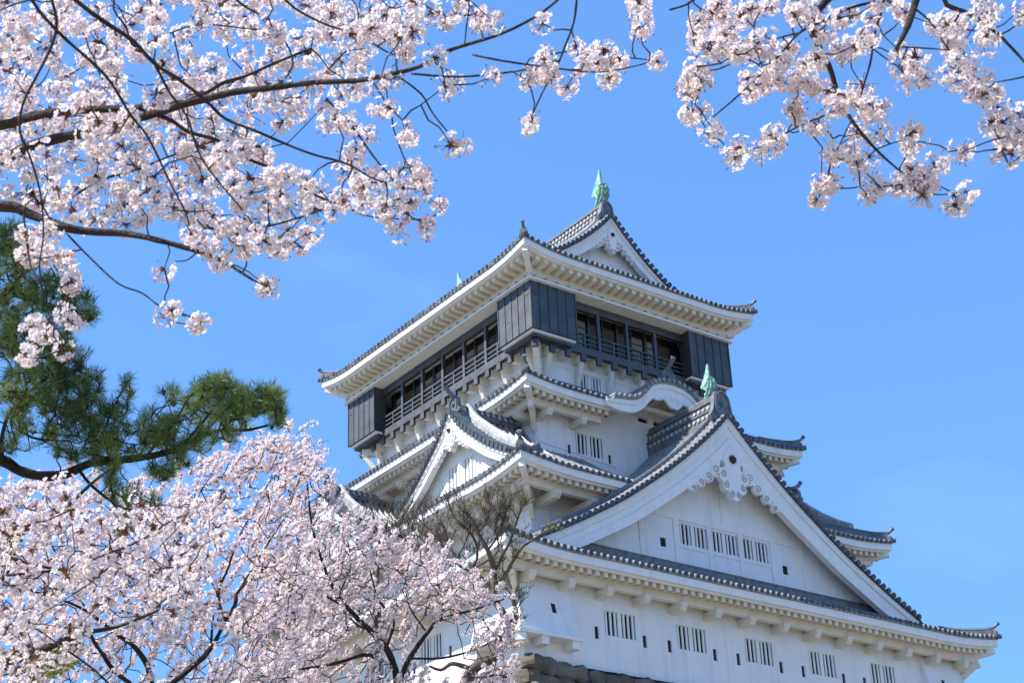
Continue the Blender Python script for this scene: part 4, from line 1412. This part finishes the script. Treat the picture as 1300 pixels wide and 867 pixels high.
BL1 = [(535, 15, 20, 4), (575, 12, 22, 4), (612, 15, 22, 4), (490, 110, 18, 2), (485, 128, 14, 2), (512, 175, 14, 2), (570, 112, 13, 2), (620, 98, 13, 1), (665, 98, 14, 2), (690, 70, 12, 2), (697, 98, 12, 2), (760, 70, 20, 4), (785, 88, 18, 4), (745, 85, 14, 2), (770, 105, 13, 2), (735, 55, 8, 1), (725, 110, 10, 1), (672, 158, 9, 2), (578, 180, 13, 2), (832, 76, 6, 1), (690, 28, 5, 1), (815, 28, 17, 3), (803, 8, 14, 2),
       (420, 150, 10, 2), (442, 158, 14, 2), (450, 190, 10, 1), (470, 175, 8, 1), (505, 60, 18, 3), (520, 178, 8, 1), (555, 70, 10, 1), (430, 262, 16, 3), (460, 240, 16, 3), (500, 235, 20, 3), (520, 222, 14, 2), (540, 225, 12, 2), (480, 262, 18, 3), (515, 260, 20, 4), (535, 280, 14, 2), (505, 288, 12, 1), (455, 262, 12, 1), (560, 262, 4, 1), (545, 245, 10, 1), (440, 210, 12, 2), (470, 225, 9, 1),
       (275, 325, 14, 3), (340, 365, 11, 3), (205, 335, 9, 1), (215, 398, 12, 2), (245, 412, 8, 1), (258, 410, 7, 1), (60, 320, 16, 3), (85, 340, 14, 2), (95, 362, 12, 2), (78, 330, 12, 2), (40, 318, 12, 2), (90, 405, 16, 3), (45, 408, 13, 2), (38, 445, 14, 2), (78, 450, 9, 1), (55, 425, 10, 1), (360, 320, 12, 2), (385, 305, 12, 2), (65, 290, 14, 2), (30, 295, 14, 2)]
for x, y, r, n in BL1:
    for _ in range(n):
        cluster(t, px(x + rnd.uniform(-.7, .7) * r, y + rnd.uniform(-.7, .7) * r, rnd.uniform(6.0, 6.6)), rnd.uniform(.032, .050), rnd.randint(13, 22), .0155)
PM = [M['petal'], M['heart'], M['bract']]
b0 = px(-860, 460, 7.4)
t.build('cherry_tree', 'nearest blossoming cherry tree whose dark boughs spread across the sky at the upper left', 'tree', [t.base, t.base + np.array([.05, .1, 1.2]), t.base + np.array([-.1, .05, 2.6]), b0], PM, 'blossom', tr=.2, top=.5)

# ---- cherry tree overhead on the right
t = Tree(px(2350, 420, 6.8) * np.array([1, 1, 0]), M['bark'])
for pts, d0, d1, w0, w1 in [
    ([(2350, 420), (2200, 230), (2000, 90), (1800, -10), (1560, -90), (1400, -130)], 6.8, 6.4, 52, 18),
    ([(2350, 420), (2380, 180), (2300, -60), (2180, -260)], 6.8, 6.9, 46, 8),
    ([(2000, 90), (1850, 130), (1700, 120), (1560, 150)], 6.6, 6.3, 12, 3),
    ([(1400, -130), (1350, -132), (1300, -120), (1172, -40), (1163, 0), (1152, 35), (1138, 62)], 6.4, 6.0, 22, 5),
    ([(1300, -120), (1120, -60), (1060, -10), (1030, 30), (1040, 60), (1053, 85), (1068, 130), (1085, 158), (1112, 190), (1143, 218)], 6.3, 6.2, 12, 2.6),
    ([(1300, -120), (1240, -50), (1199, 0), (1230, 18), (1262, 40), (1285, 62), (1310, 90)], 6.3, 6.0, 9, 3),
    ([(1118, 1), (1078, 11), (1045, 27), (1015, 42), (990, 70), (955, 105), (930, 128), (905, 149)], 6.2, 6.2, 4, 2),
    ([(1128, -40), (1120, 10), (1110, 45), (1105, 80), (1096, 110), (1088, 140)], 6.3, 6.3, 4, 2),
    ([(850, 13), (878, 2), (890, -30), (960, -80), (1120, -60)], 6.1, 6.3, 2.6, 4),
    ([(874, 3), (875, 25), (880, 42)], 6.1, 6.1, 2, 1.5),
    ([(1160, 10), (1185, 32), (1200, 58), (1205, 65)], 6.0, 6.0, 3, 1.6),
    ([(1145, 60), (1180, 62), (1205, 64)], 6.0, 6.0, 2.4, 1.6),
    ([(1310, 96), (1280, 102), (1262, 105)], 6.0, 6.0, 2.4, 1.5),
    ([(1320, 165), (1285, 172), (1255, 180), (1230, 190)], 6.0, 6.0, 2.4, 1.4),
    ([(1075, 125), (1050, 145), (1020, 158), (1000, 168), (970, 185), (952, 190)], 6.2, 6.2, 2.6, 1.5),
    ([(1080, 155), (1068, 180), (1056, 205), (1050, 222)], 6.2, 6.2, 2, 1.4),
    ([(1112, 190), (1130, 183), (1148, 178)], 6.2, 6.2, 2, 1.4),
    ([(1015, 42), (985, 50), (955, 68), (920, 85)], 6.2, 6.3, 2.6, 1.6),
    ([(1143, 218), (1170, 228), (1200, 240), (1215, 250)], 6.2, 6.2, 2.4, 1.5),
    ([(1105, 60), (1125, 75), (1140, 85)], 6.25, 6.2, 2, 1.4),
    ]:
    t.branch(pts, d0, d1, w0, w1, .03)
for x, y in by_branch(t, scatter([(1380, -250), (2350, -330), (2420, 200), (2050, 180), (1700, 220), (1480, 230), (1400, 60)], 120, 28), 6.5):
    cluster(t, px(x, y, rnd.uniform(6.0, 7.2)), rnd.uniform(.038, .06), rnd.randint(16, 26), .016)
BR = [(900, 20, 22, 6), (880, 52, 18, 3), (888, 95, 20, 4), (872, 112, 10, 2), (930, 35, 24, 6), (945, 72, 22, 5), (905, 60, 20, 4), (965, 18, 22, 4), (985, 55, 22, 4), (1010, 25, 22, 4), (1040, 15, 20, 3), (1050, 58, 24, 5), (1078, 72, 22, 5), (1090, 45, 18, 3), (1068, 12, 18, 2), (1120, 12, 20, 3), (1150, 72, 20, 5), (1162, 98, 13, 2), (1140, 12, 15, 2), (1198, 28, 22, 5), (1215, 48, 20, 4), (1240, 12, 20, 4), (1248, 45, 18, 3), (1228, 75, 17, 3), (1210, 92, 12, 2), (1243, 112, 18, 4), (1268, 125, 14, 3), (1262, 152, 16, 3), (1285, 165, 14, 3), (1280, 190, 14, 3), (1222, 192, 6, 1), (985, 105, 18, 4), (1003, 138, 18, 3), (990, 178, 13, 3), (882, 152, 13, 3), (903, 165, 12, 2), (935, 198, 16, 3), (970, 188, 6, 1), (1042, 165, 14, 2), (1048, 238, 14, 3), (1038, 258, 7, 1), (1068, 200, 16, 3), (1098, 205, 18, 3), (1105, 238, 14, 3), (1150, 178, 18, 4), (1140, 235, 14, 3), (1165, 225, 16, 3), (1185, 240, 18, 4), (1212, 255, 13, 2), (1222, 240, 10, 1), (1112, 128, 18, 3), (1085, 115, 18, 3), (1040, 112, 18, 3), (1060, 135, 14, 2), (1088, 168, 12, 2), (1118, 165, 10, 1), (1300, 195, 10, 1), (1296, 12, 13, 2), (960, 108, 16, 3), (985, 88, 16, 2), (1020, 90, 20, 3), (1300, 150, 12, 2), (1160, 210, 10, 1), (1185, 205, 10, 1)]
for x, y, r, n in BR:
    for _ in range(n):
        cluster(t, px(x + rnd.uniform(-.75, .75) * r, y + rnd.uniform(-.75, .75) * r, rnd.uniform(5.9, 6.7)), rnd.uniform(.034, .054), rnd.randint(15, 25), .0155)
b0 = px(2350, 420, 6.8)
t.build('cherry_tree', 'blossoming cherry tree hanging in from the upper right corner against open sky', 'tree', [t.base, t.base + np.array([.1, .1, 1.2]), t.base + np.array([-.05, .1, 2.6]), b0], PM, 'blossom', tr=.2, top=.5)

# ---- cherry trees below: sprays of small flowers on upright shoots
def spray_tree(t, poly, n, mind, holes, d0, d1, fr, ln, lod=1, per=9):
    for x, y in by_branch(t, scatter(poly, n, mind, [(h[0], h[1], h[2] * 1.25, h[3] * 1.25) for h in holes]), (d0 + d1) / 2):
        d = rnd.uniform(d0, d1)
        ang = math.radians(rnd.gauss(52, 28))
        L = rnd.uniform(.5, 1.0) * ln
        steps = 6
        px_per = d / FPX
        # the shoot, in pixels about its middle
        bend = rnd.uniform(-.4, .4)
        P = []
        for i in range(steps + 1):
            q = i / steps - .5
            a = ang + bend * q
            P.append(px(x + math.cos(a) * L * q, y - math.sin(a) * L * q, d + .35 * q))
        b = t.twig(P[0], .007 * d / 20, .005 * d / 20)
        b[0] = np.concatenate([b[0], np.stack([P[2], P[4]])])
        b[1].tube(P, [.0048 * d / 20 * (1 - .6 * i / steps) for i in range(steps + 1)], 4, False)
        k = per
        qs = rng.uniform(0, steps, k)
        for q in qs:
            i = min(int(q), steps - 1)
            c = P[i] + (P[i + 1] - P[i]) * (q - i)
            nf = rnd.randint(6, 11)
            dr = norm(rng.normal(size=(nf, 3)))
            cc = c + dr * fr * rng.uniform(.8, 2.7, (nf, 1))
            b[2].flowers(cc, norm(dr + rng.normal(size=(nf, 3)) * .3), fr * rng.uniform(.75, 1.15, nf), lod)
            if rnd.random() < .75:
                dd = norm(rng.normal(size=(3, 3)))
                b[2].blades(np.repeat(c[None], 3, 0), dd, fr * 1.7, fr * .35, 2)

FM = [M['petalfar'], M['heart'], M['bract']]
# the farther one, in front of the castle
t = Tree(px(505, 900, 25) * np.array([1, 1, 0]), M['barkdark'])
fork = px(505, 880, 25)
for pts, d0, d1, w0, w1 in [
    ([(505, 880), (502, 850), (490, 822), (470, 800), (440, 770), (420, 740), (405, 700), (395, 660), (390, 610)], 25, 24, 9.9, 1.8),
    ([(505, 870), (520, 835), (545, 800), (561, 785), (607, 772), (640, 760)], 25, 25.5, 7.4, 1.8),
    ([(502, 850), (469, 831), (432, 840), (404, 846), (370, 850)], 25, 24, 6.2, 2.4),
    ([(490, 822), (500, 790), (487, 770), (478, 755), (470, 725), (460, 690)], 25, 25, 4.3, 1.5),
    ([(561, 785), (562, 760), (555, 735), (560, 710)], 25, 25, 3.1, 1.2),
    ([(440, 770), (395, 745), (392, 729), (355, 726), (330, 726)], 24.5, 23, 3.7, 1.8),
    ([(520, 835), (560, 835), (600, 825), (632, 810)], 25, 25.5, 3.7, 1.8),
    ([(540, 800), (520, 770), (515, 740), (520, 710)], 25, 25, 2.5, 1.2),
    ([(470, 800), (450, 790), (430, 760), (445, 720), (440, 680)], 24.5, 24.5, 3.1, 1.2),
    ]:
    t.branch(pts, d0, d1, w0, w1, .1)
PB = [(330, 640), (362, 600), (395, 590), (415, 600), (432, 640), (475, 662), (515, 692), (545, 690), (575, 705), (600, 728), (640, 748), (655, 800), (645, 880), (300, 880), (310, 760)]
HB = [(555, 815, 26, 24), (590, 800, 14, 18), (500, 810, 14, 10), (450, 815, 18, 9), (398, 640, 8, 12), (610, 840, 14, 18), (480, 735, 10, 8), (420, 860, 18, 7), (535, 780, 16, 9), (575, 830, 20, 20), (350, 690, 10, 10), (625, 790, 8, 14), (505, 845, 14, 14), (470, 700, 9, 6), (565, 852, 30, 12)]
spray_tree(t, PB, 400, 8.3, HB, 23.5, 26.5, .0195, 46, per=15)
t.build('cherry_tree', 'pale pink cherry tree in full bloom directly in front of the castle wall', 'tree', [t.base, t.base + np.array([.15, .1, 2.5]), t.base + np.array([-.1, .1, 5]), fork], FM, 'blossom', group='cherry trees in bloom below the castle', tr=.34)
# the one on the left
t = Tree(px(185, 900, 17) * np.array([1, 1, 0]), M['barkdark'])
fork = px(195, 885, 17)
for pts, d0, d1, w0, w1 in [
    ([(195, 885), (187, 845), (169, 819), (154, 809), (130, 790), (100, 770), (60, 755), (20, 745)], 17, 16, 8.1, 1.8),
    ([(195, 885), (150, 856), (129, 828), (117, 809), (113, 780), (120, 740), (105, 700)], 17, 16.5, 6.8, 1.8),
    ([(195, 885), (240, 850), (268, 822), (286, 788), (299, 766), (302, 751), (329, 726), (354, 711), (375, 705)], 17, 18, 7.4, 1.5),
    ([(268, 822), (270, 788), (276, 757), (266, 735)], 17.6, 17.6, 3.7, 1.5),
    ([(286, 788), (277, 754), (290, 720), (300, 690), (320, 650), (345, 605), (365, 560)], 17.6, 18, 3.7, 1.2),
    ([(187, 845), (215, 790), (222, 750), (215, 715), (228, 695), (212, 677), (200, 650)], 17, 17, 3.7, 1.8),
    ([(302, 751), (340, 690), (365, 650), (375, 620), (392, 575)], 17.8, 18.4, 2.5, 1.2),
    ([(222, 750), (250, 730), (262, 690), (275, 640), (300, 600)], 17.2, 17.5, 2.5, 1.2),
    ([(113, 780), (80, 720), (60, 680), (40, 640)], 16.6, 16, 2.5, 1.2),
    ([(215, 790), (180, 760), (160, 730), (150, 690)], 17, 16.6, 2.5, 1.2),
    ]:
    t.branch(pts, d0, d1, w0, w1, .08)
PA = [(-20, 615), (70, 600), (140, 612), (200, 605), (255, 582), (300, 572), (340, 562), (372, 545), (385, 572), (392, 600), (378, 640), (400, 700), (405, 780), (390, 880), (-20, 880)]
HA = [(338, 612, 9, 12), (358, 625, 9, 9), (312, 635, 8, 8), (300, 735, 9, 8), (285, 770, 11, 16), (240, 735, 12, 9), (270, 805, 12, 10), (165, 850, 10, 14), (205, 838, 9, 12), (140, 780, 11, 10), (255, 690, 9, 8), (190, 670, 8, 8), (320, 780, 9, 7), (110, 760, 8, 8), (345, 855, 10, 7), (230, 690, 10, 9)]
spray_tree(t, PA, 420, 10, HA, 16, 19, .0175, 52, per=15)
spray_tree(t, [(x + a, y + b) for x, y in [(300, 560)] for a, b in ((-70, 40), (70, -20), (110, 25), (100, 50))], 26, 8, [], 17, 18.4, .017, 64, per=11)
t.build('cherry_tree', 'tall pale cherry tree at lower left with upright flowering shoots behind the pine bough', 'tree', [t.base, t.base + np.array([.1, .1, 1.8]), t.base + np.array([-.1, .1, 3.8]), fork], FM, 'blossom', group='cherry trees in bloom below the castle', tr=.26)
# the near one whose branches come in from the left edge
t = Tree(px(-640, 900, 9.8) * np.array([1, 1, 0]), M['bark'])
rootp = px(-640, 930, 9.8)
for pts, d0, d1, w0, w1 in [
    ([(-640, 930), (-500, 880), (-380, 850), (-260, 830)], 9.8, 9.5, 34, 17),
    ([(-640, 930), (-660, 800), (-600, 690), (-480, 600)], 9.8, 9.8, 30, 6),
    ([(-260, 830), (-80, 720), (0, 678), (40, 668), (75, 650), (118, 612), (140, 595)], 9.5, 9.2, 14, 2.2),
    ([(-260, 830), (-60, 850), (8, 840), (60, 822), (110, 803), (150, 795), (200, 775)], 9.5, 9.2, 16, 2.4),
    ([(8, 730), (80, 722), (130, 705), (180, 685), (215, 662), (230, 655)], 9.3, 9.0, 4, 1.8),
    ([(-80, 720), (0, 706), (40, 716), (80, 724)], 9.4, 9.3, 5, 3.5),
    ([(0, 742), (25, 742), (55, 728)], 9.3, 9.3, 2.4, 1.6),
    ([(0, 680), (30, 678), (75, 662)], 9.3, 9.2, 2.8, 1.6),
    ([(130, 705), (170, 722), (220, 720)], 9.1, 9.0, 2.4, 1.5),
    ([(30, 834), (20, 850), (-5, 860)], 9.2, 9.1, 3, 2),
    ([(75, 818), (120, 850), (150, 880)], 9.2, 9.2, 3, 2),
    ([(20, 785), (50, 800), (75, 818)], 9.3, 9.2, 2.6, 2),
    ]:
    t.branch(pts, d0, d1, w0, w1, .03)
PN = [(-10, 620), (70, 605), (110, 612), (130, 650), (180, 640), (235, 650), (290, 630), (300, 660), (265, 700), (260, 750), (270, 790), (210, 810), (190, 790), (120, 790), (90, 830), (50, 870), (-10, 870)]
HN = [(135, 680, 22, 18), (60, 690, 14, 8), (160, 745, 12, 10), (30, 760, 10, 8), (100, 690, 10, 8), (205, 690, 14, 10), (185, 765, 12, 8), (60, 775, 10, 8), (110, 770, 12, 10), (245, 735, 10, 12)]
for x, y in by_branch(t, scatter([(-660, 560), (-400, 560), (-30, 640), (-30, 880), (-400, 860), (-640, 780)], 60, 28), 9.5):
    cluster(t, px(x, y, rnd.uniform(9.0, 10.4)), rnd.uniform(.05, .085), rnd.randint(18, 30), .0175, tw=(.004, .002))
for x, y in by_branch(t, scatter(PN, 118, 14, HN), 9.3):
    cluster(t, px(x, y, rnd.uniform(8.4, 10.2)), rnd.uniform(.05, .085), rnd.randint(20, 36), .0175, tw=(.004, .002))
t.build('cherry_tree', 'near cherry tree at the lower left edge with larger white flowers on thin dark branches', 'tree', [t.base, t.base + np.array([.05, .1, .9]), t.base + np.array([.1, -.05, 1.9]), rootp], PM, 'blossom', group='cherry trees in bloom below the castle', tr=.2)

# ---- pine
t = Tree(px(-170, 640, 13) * np.array([1, 1, 0]), M['barkdark'])
pf = px(-170, 600, 13)
for pts, d0, d1, w0, w1 in [
    ([(-170, 600), (-60, 572), (0, 583), (25, 597), (55, 604), (85, 601), (115, 588), (150, 584), (185, 580), (218, 572), (235, 562), (258, 553), (281, 546), (312, 546), (340, 540)], 13, 12.4, 17, 3),
    ([(-170, 480), (-165, 300), (-150, 120), (-158, -40), (-150, -120)], 13, 13, 40, 5),
    ([(-165, 300), (-230, 300), (-290, 320)], 13, 13.2, 10, 3),
    ([(-170, 480), (-240, 440), (-310, 450)], 13, 13.2, 10, 3),
    ([(-150, 120), (-100, 160), (-50, 180)], 13, 13, 9, 3),
    ([(-170, 560), (-60, 470), (0, 378), (50, 384), (85, 397), (110, 402)], 13, 12.7, 16, 2.4),
    ([(3, 585), (2, 560), (10, 530), (35, 500), (60, 480), (95, 470), (125, 485)], 12.8, 12.6, 6, 2.2),
    ([(-170, 520), (-90, 380), (-20, 320), (20, 305), (40, 325)], 13, 12.8, 14, 2.2),
    ([(100, 596), (115, 615), (140, 635), (165, 647), (210, 645)], 12.6, 12.3, 5, 1.8),
    ([(115, 588), (130, 555), (140, 525), (150, 505), (163, 482)], 12.6, 12.6, 4, 1.6),
    ([(185, 580), (205, 555), (225, 530), (240, 505), (255, 492)], 12.5, 12.4, 4, 1.6),
    ([(235, 562), (262, 530), (285, 500), (286, 488)], 12.4, 12.3, 3.4, 1.6),
    ([(281, 546), (310, 522), (340, 508), (352, 503)], 12.4, 12.3, 3, 1.5),
    ([(140, 635), (155, 655), (152, 672)], 12.4, 12.4, 3, 1.5),
    ([(30, 500), (60, 515), (95, 520), (125, 535)], 12.7, 12.5, 4, 1.8),
    ([(10, 530), (40, 555), (90, 560)], 12.7, 12.5, 4, 1.8),
    ([(0, 440), (40, 450), (80, 462)], 12.9, 12.6, 4, 1.8),
    ([(220, 570), (232, 585), (240, 592)], 12.5, 12.4, 3, 1.4),
    ]:
    t.branch(pts, d0, d1, w0, w1, .06)
PBL = [(-60, 330, 50, 26), (-110, 430, 50, 26), (-60, 500, 45, 24), (-120, 250, 60, 30), (-170, 120, 70, 36), (-60, 180, 50, 22), (-160, -20, 60, 30), (-260, 300, 60, 26), (-290, 460, 60, 26), (30, 422, 26, 14), (72, 428, 24, 12), (10, 305, 20, 12), (35, 330, 22, 15), (15, 345, 25, 14), (60, 375, 28, 20), (95, 388, 22, 14), (25, 395, 30, 16), (113, 400, 11, 5), (8, 440, 20, 9), (50, 455, 28, 18), (88, 468, 28, 22), (118, 488, 16, 9), (30, 490, 28, 20), (75, 505, 30, 26), (8, 515, 22, 12), (40, 545, 28, 15), (110, 525, 26, 20), (12, 565, 14, 4), (95, 558, 34, 30), (140, 548, 26, 20), (150, 522, 12, 6), (160, 500, 9, 4), (163, 486, 6, 2), (140, 578, 24, 20), (178, 560, 24, 20), (200, 542, 22, 18), (220, 558, 24, 18), (230, 585, 14, 8), (214, 505, 11, 5), (240, 520, 22, 16), (255, 502, 17, 12), (272, 497, 17, 16), (285, 490, 11, 8), (290, 515, 24, 22), (310, 515, 20, 18), (330, 510, 18, 16), (345, 508, 14, 13), (355, 525, 8, 6), (348, 536, 9, 6), (300, 535, 20, 12), (270, 545, 20, 14), (250, 562, 16, 9), (295, 556, 8, 4), (150, 625, 15, 7), (168, 642, 18, 9), (155, 668, 12, 8), (200, 600, 12, 8), (213, 598, 10, 5), (140, 608, 10, 5), (190, 640, 12, 5)]
for x, y, r, n in PBL:
    for _ in range(int(n * (2.9 if x < 135 and y < 480 else 2.3 if x < 135 and y < 600 else 1.7))):
        a = rnd.uniform(0, 6.283); q = r * math.sqrt(rnd.random())
        xx, yy = x + q * math.cos(a), y + q * math.sin(a)
        p = px(xx, yy, rnd.uniform(12.0, 13.2))
        b = t.twig(p, .006, .003)
        k = 46
        ax = norm(np.array([rng.normal(0, .5), rng.normal(0, .5), 1.0]))
        d = norm(rng.normal(size=(k, 3)) * .75 + ax * .75)
        c = p + ax * rng.uniform(-.03, .05, (k, 1))
        b[2].blades(c, d, rng.uniform(.05, .10, k), .0021, 0)
        if rnd.random() < .18:      # cones and buds
            cd_ = norm(rng.normal(size=(9, 3)))
            b[2].blades(np.repeat(p[None], 9, 0), cd_, .028, .012, 1)
t.build('pine_tree', 'dark green pine with a long bough reaching right above the cherry blossom', 'tree', [t.base, t.base + np.array([-.1, .1, 1.6]), t.base + np.array([.1, .05, 3.2]), pf, px(-170, 480, 13)], [M['needle'], M['barkgrey']], 'needles', tr=.2, top=.6)

# ---- bare trees in front of the castle corner
def grow(m, pt, p, d, L, r, depth, leafy):
    n = 4
    P = [p]
    dd = d
    for i in range(n):
        dd = norm(dd + rng.normal(size=3) * .16 + np.array([0, 0, .05]))
        P.append(P[-1] + dd * L / n)
    m.tube(P, [r * (1 - .35 * i / n) for i in range(n + 1)], 4, False)
    if leafy and depth <= 1 and rng.random() < leafy:
        k = 5
        pt.blades(np.array([P[rng.integers(2, n + 1)] for _ in range(k)]), norm(rng.normal(size=(k, 3))), .055, .014, 0)
    if depth > 0:
        for i in range(2 + int(rng.random() < .75)):
            q = P[rng.integers(1, n + 1)]
            side_ = norm(rng.normal(size=3))
            grow(m, pt, q, norm(dd + side_ * .75 + np.array([0, 0, .2])), L * rng.uniform(.6, .85), r * .66, depth - 1, leafy)
t = Tree(px(600, 900, 33) * np.array([1, 1, 0]), M['barkgrey'])
bf = px(592, 880, 33)
mains = [
    ([(592, 880), (600, 850), (632, 831), (640, 810), (648, 797), (638, 778), (629, 762), (628, 745), (627, 723), (619, 698), (607, 677), (598, 658), (586, 646)], 33, 33, 15, 2.5, .06),
    ([(648, 797), (655, 785), (654, 770), (650, 758)], 33, 33, 9, 5, .9),
    ([(627, 728), (638, 704), (647, 689), (655, 665), (662, 645)], 33, 33.2, 5, 1.8, .35),
    ([(629, 745), (640, 733), (650, 714), (663, 695), (675, 686), (696, 671)], 33, 32.6, 6, 2, .45),
    ([(629, 748), (610, 732), (598, 726), (576, 714), (560, 700)], 33, 33.5, 5, 2, .03),
    ([(598, 726), (606, 705), (600, 680), (580, 660), (570, 645)], 33.2, 33.6, 4, 1.6, .03),
    ([(576, 714), (560, 690), (545, 672), (527, 655)], 33.4, 34, 4, 1.6, .03),
    ([(585, 720), (570, 690), (562, 665), (548, 650)], 33.4, 34, 3.5, 1.4, .03),
    ([(619, 698), (632, 680), (640, 655), (645, 640)], 33, 33, 3, 1.4, .1),
    ([(607, 677), (618, 660), (622, 642)], 33, 33, 2.6, 1.2, .08),
    ([(560, 714), (542, 692), (527, 675), (515, 665)], 33.6, 34, 3, 1.2, .03),
    ([(576, 714), (590, 690), (596, 668), (590, 648)], 33.3, 33.4, 3, 1.2, .03),
    ([(600, 722), (632, 700), (628, 670), (634, 652)], 33, 33, 2.6, 1.2, .05),
    ([(545, 695), (522, 690), (505, 678)], 33.8, 34, 2.4, 1.1, .03),
    ([(600, 850), (575, 842), (560, 850), (545, 845)], 33, 32.5, 7, 3, .0),
    ([(640, 810), (622, 800), (612, 780), (618, 765)], 33, 32.6, 4, 2, .0)]
for i, (pts, d0, d1, w0, w1, lf) in enumerate(mains):
    b = t.branch(pts, d0, d1, w0, w1, .05)
    Q = b[0]
    if pts[0] in ((600, 850), (640, 810)): continue
    k = {0: 12, 1: 9, 3: 10}.get(i, 14)
    lo = .55 if i == 0 else (.2 if i != 1 else .0)
    for _ in range(k):
        j = int(len(Q) * rnd.uniform(lo, 1)) if len(Q) else 0
        j = min(j, len(Q) - 1)
        tdir = norm(Q[min(j + 1, len(Q) - 1)] - Q[max(j - 1, 0)])
        sd_ = norm(rng.normal(size=3) + CR * (rng.normal() * .8 + (.5 if i == 1 else 0)))
        grow(b[1], b[2], Q[j], norm(tdir * .8 + sd_ * .6 + np.array([0, 0, .35])), rnd.uniform(.15, .32), .0085, 3, lf * .25)
t.build('bare_tree', 'leafless grey tree with a fan of fine twigs beside the castle corner', 'tree', [t.base, t.base + np.array([.1, .1, 3]), t.base + np.array([-.1, .1, 6]), bf], [M['leaf']], 'young_leaves', tr=.32)
t = Tree(px(480, 900, 40) * np.array([1, 1, 0]), M['barkgrey'])
bf2 = px(478, 740, 40)
for pts in ([(478, 740), (482, 710), (488, 685), (492, 660), (500, 630)], [(482, 712), (470, 690), (462, 668), (455, 655)], [(486, 690), (505, 668), (515, 650), (525, 635)], [(484, 700), (478, 675), (474, 655)]):
    b = t.branch(pts, 40, 40, 5, 1.5, .05)
    Q = b[0]
    for _ in range(13):
        j = rnd.randint(len(Q) // 4, len(Q) - 1)
        grow(b[1], b[2], Q[j], norm(rng.normal(size=3) + np.array([0, 0, .6])), rnd.uniform(.25, .5), .009, 2, .0)
t.build('bare_tree', 'small dark bare treetop showing above the blossom against the castle wall', 'tree', [t.base, t.base + np.array([.1, 0, 4]), t.base + np.array([0, .1, 9]), bf2], [M['leaf']], 'young_leaves', tr=.3)
# ---- fresh green shrub at the left edge
t = Tree(px(-60, 900, 13.5) * np.array([1, 1, 0]), M['barkdark'])
sf = px(-40, 840, 13.5)
for pts in ([(-40, 840), (-20, 760), (0, 700), (12, 672)], [(-20, 760), (8, 730), (20, 700)], [(-40, 840), (20, 850), (60, 842), (95, 828)]):
    t.branch(pts, 13.5, 13.5, 5, 1.6, .05)
for x, y, r, n in [(6, 685, 18, 55), (12, 705, 12, 25), (-6, 700, 20, 40), (72, 838, 22, 45), (95, 828, 10, 12), (40, 848, 14, 16)]:
    for _ in range(n):
        a = rnd.uniform(0, 6.283); q = r * math.sqrt(rnd.random())
        p = px(x + q * math.cos(a), y + q * math.sin(a), rnd.uniform(13.2, 13.9))
        b = t.twig(p, .004, .002)
        b[2].blades(np.repeat(p[None], 9, 0) + rng.normal(size=(9, 3)) * .02, norm(rng.normal(size=(9, 3))), .045, .013, 0)
t.build('green_shrub', 'yellow green shrub in young leaf half hidden behind blossom at the left edge', 'shrub', [t.base, t.base + np.array([.05, 0, 1]), t.base + np.array([0, .1, 2.4]), sf], [M['leaf']], 'leaves', tr=.08)
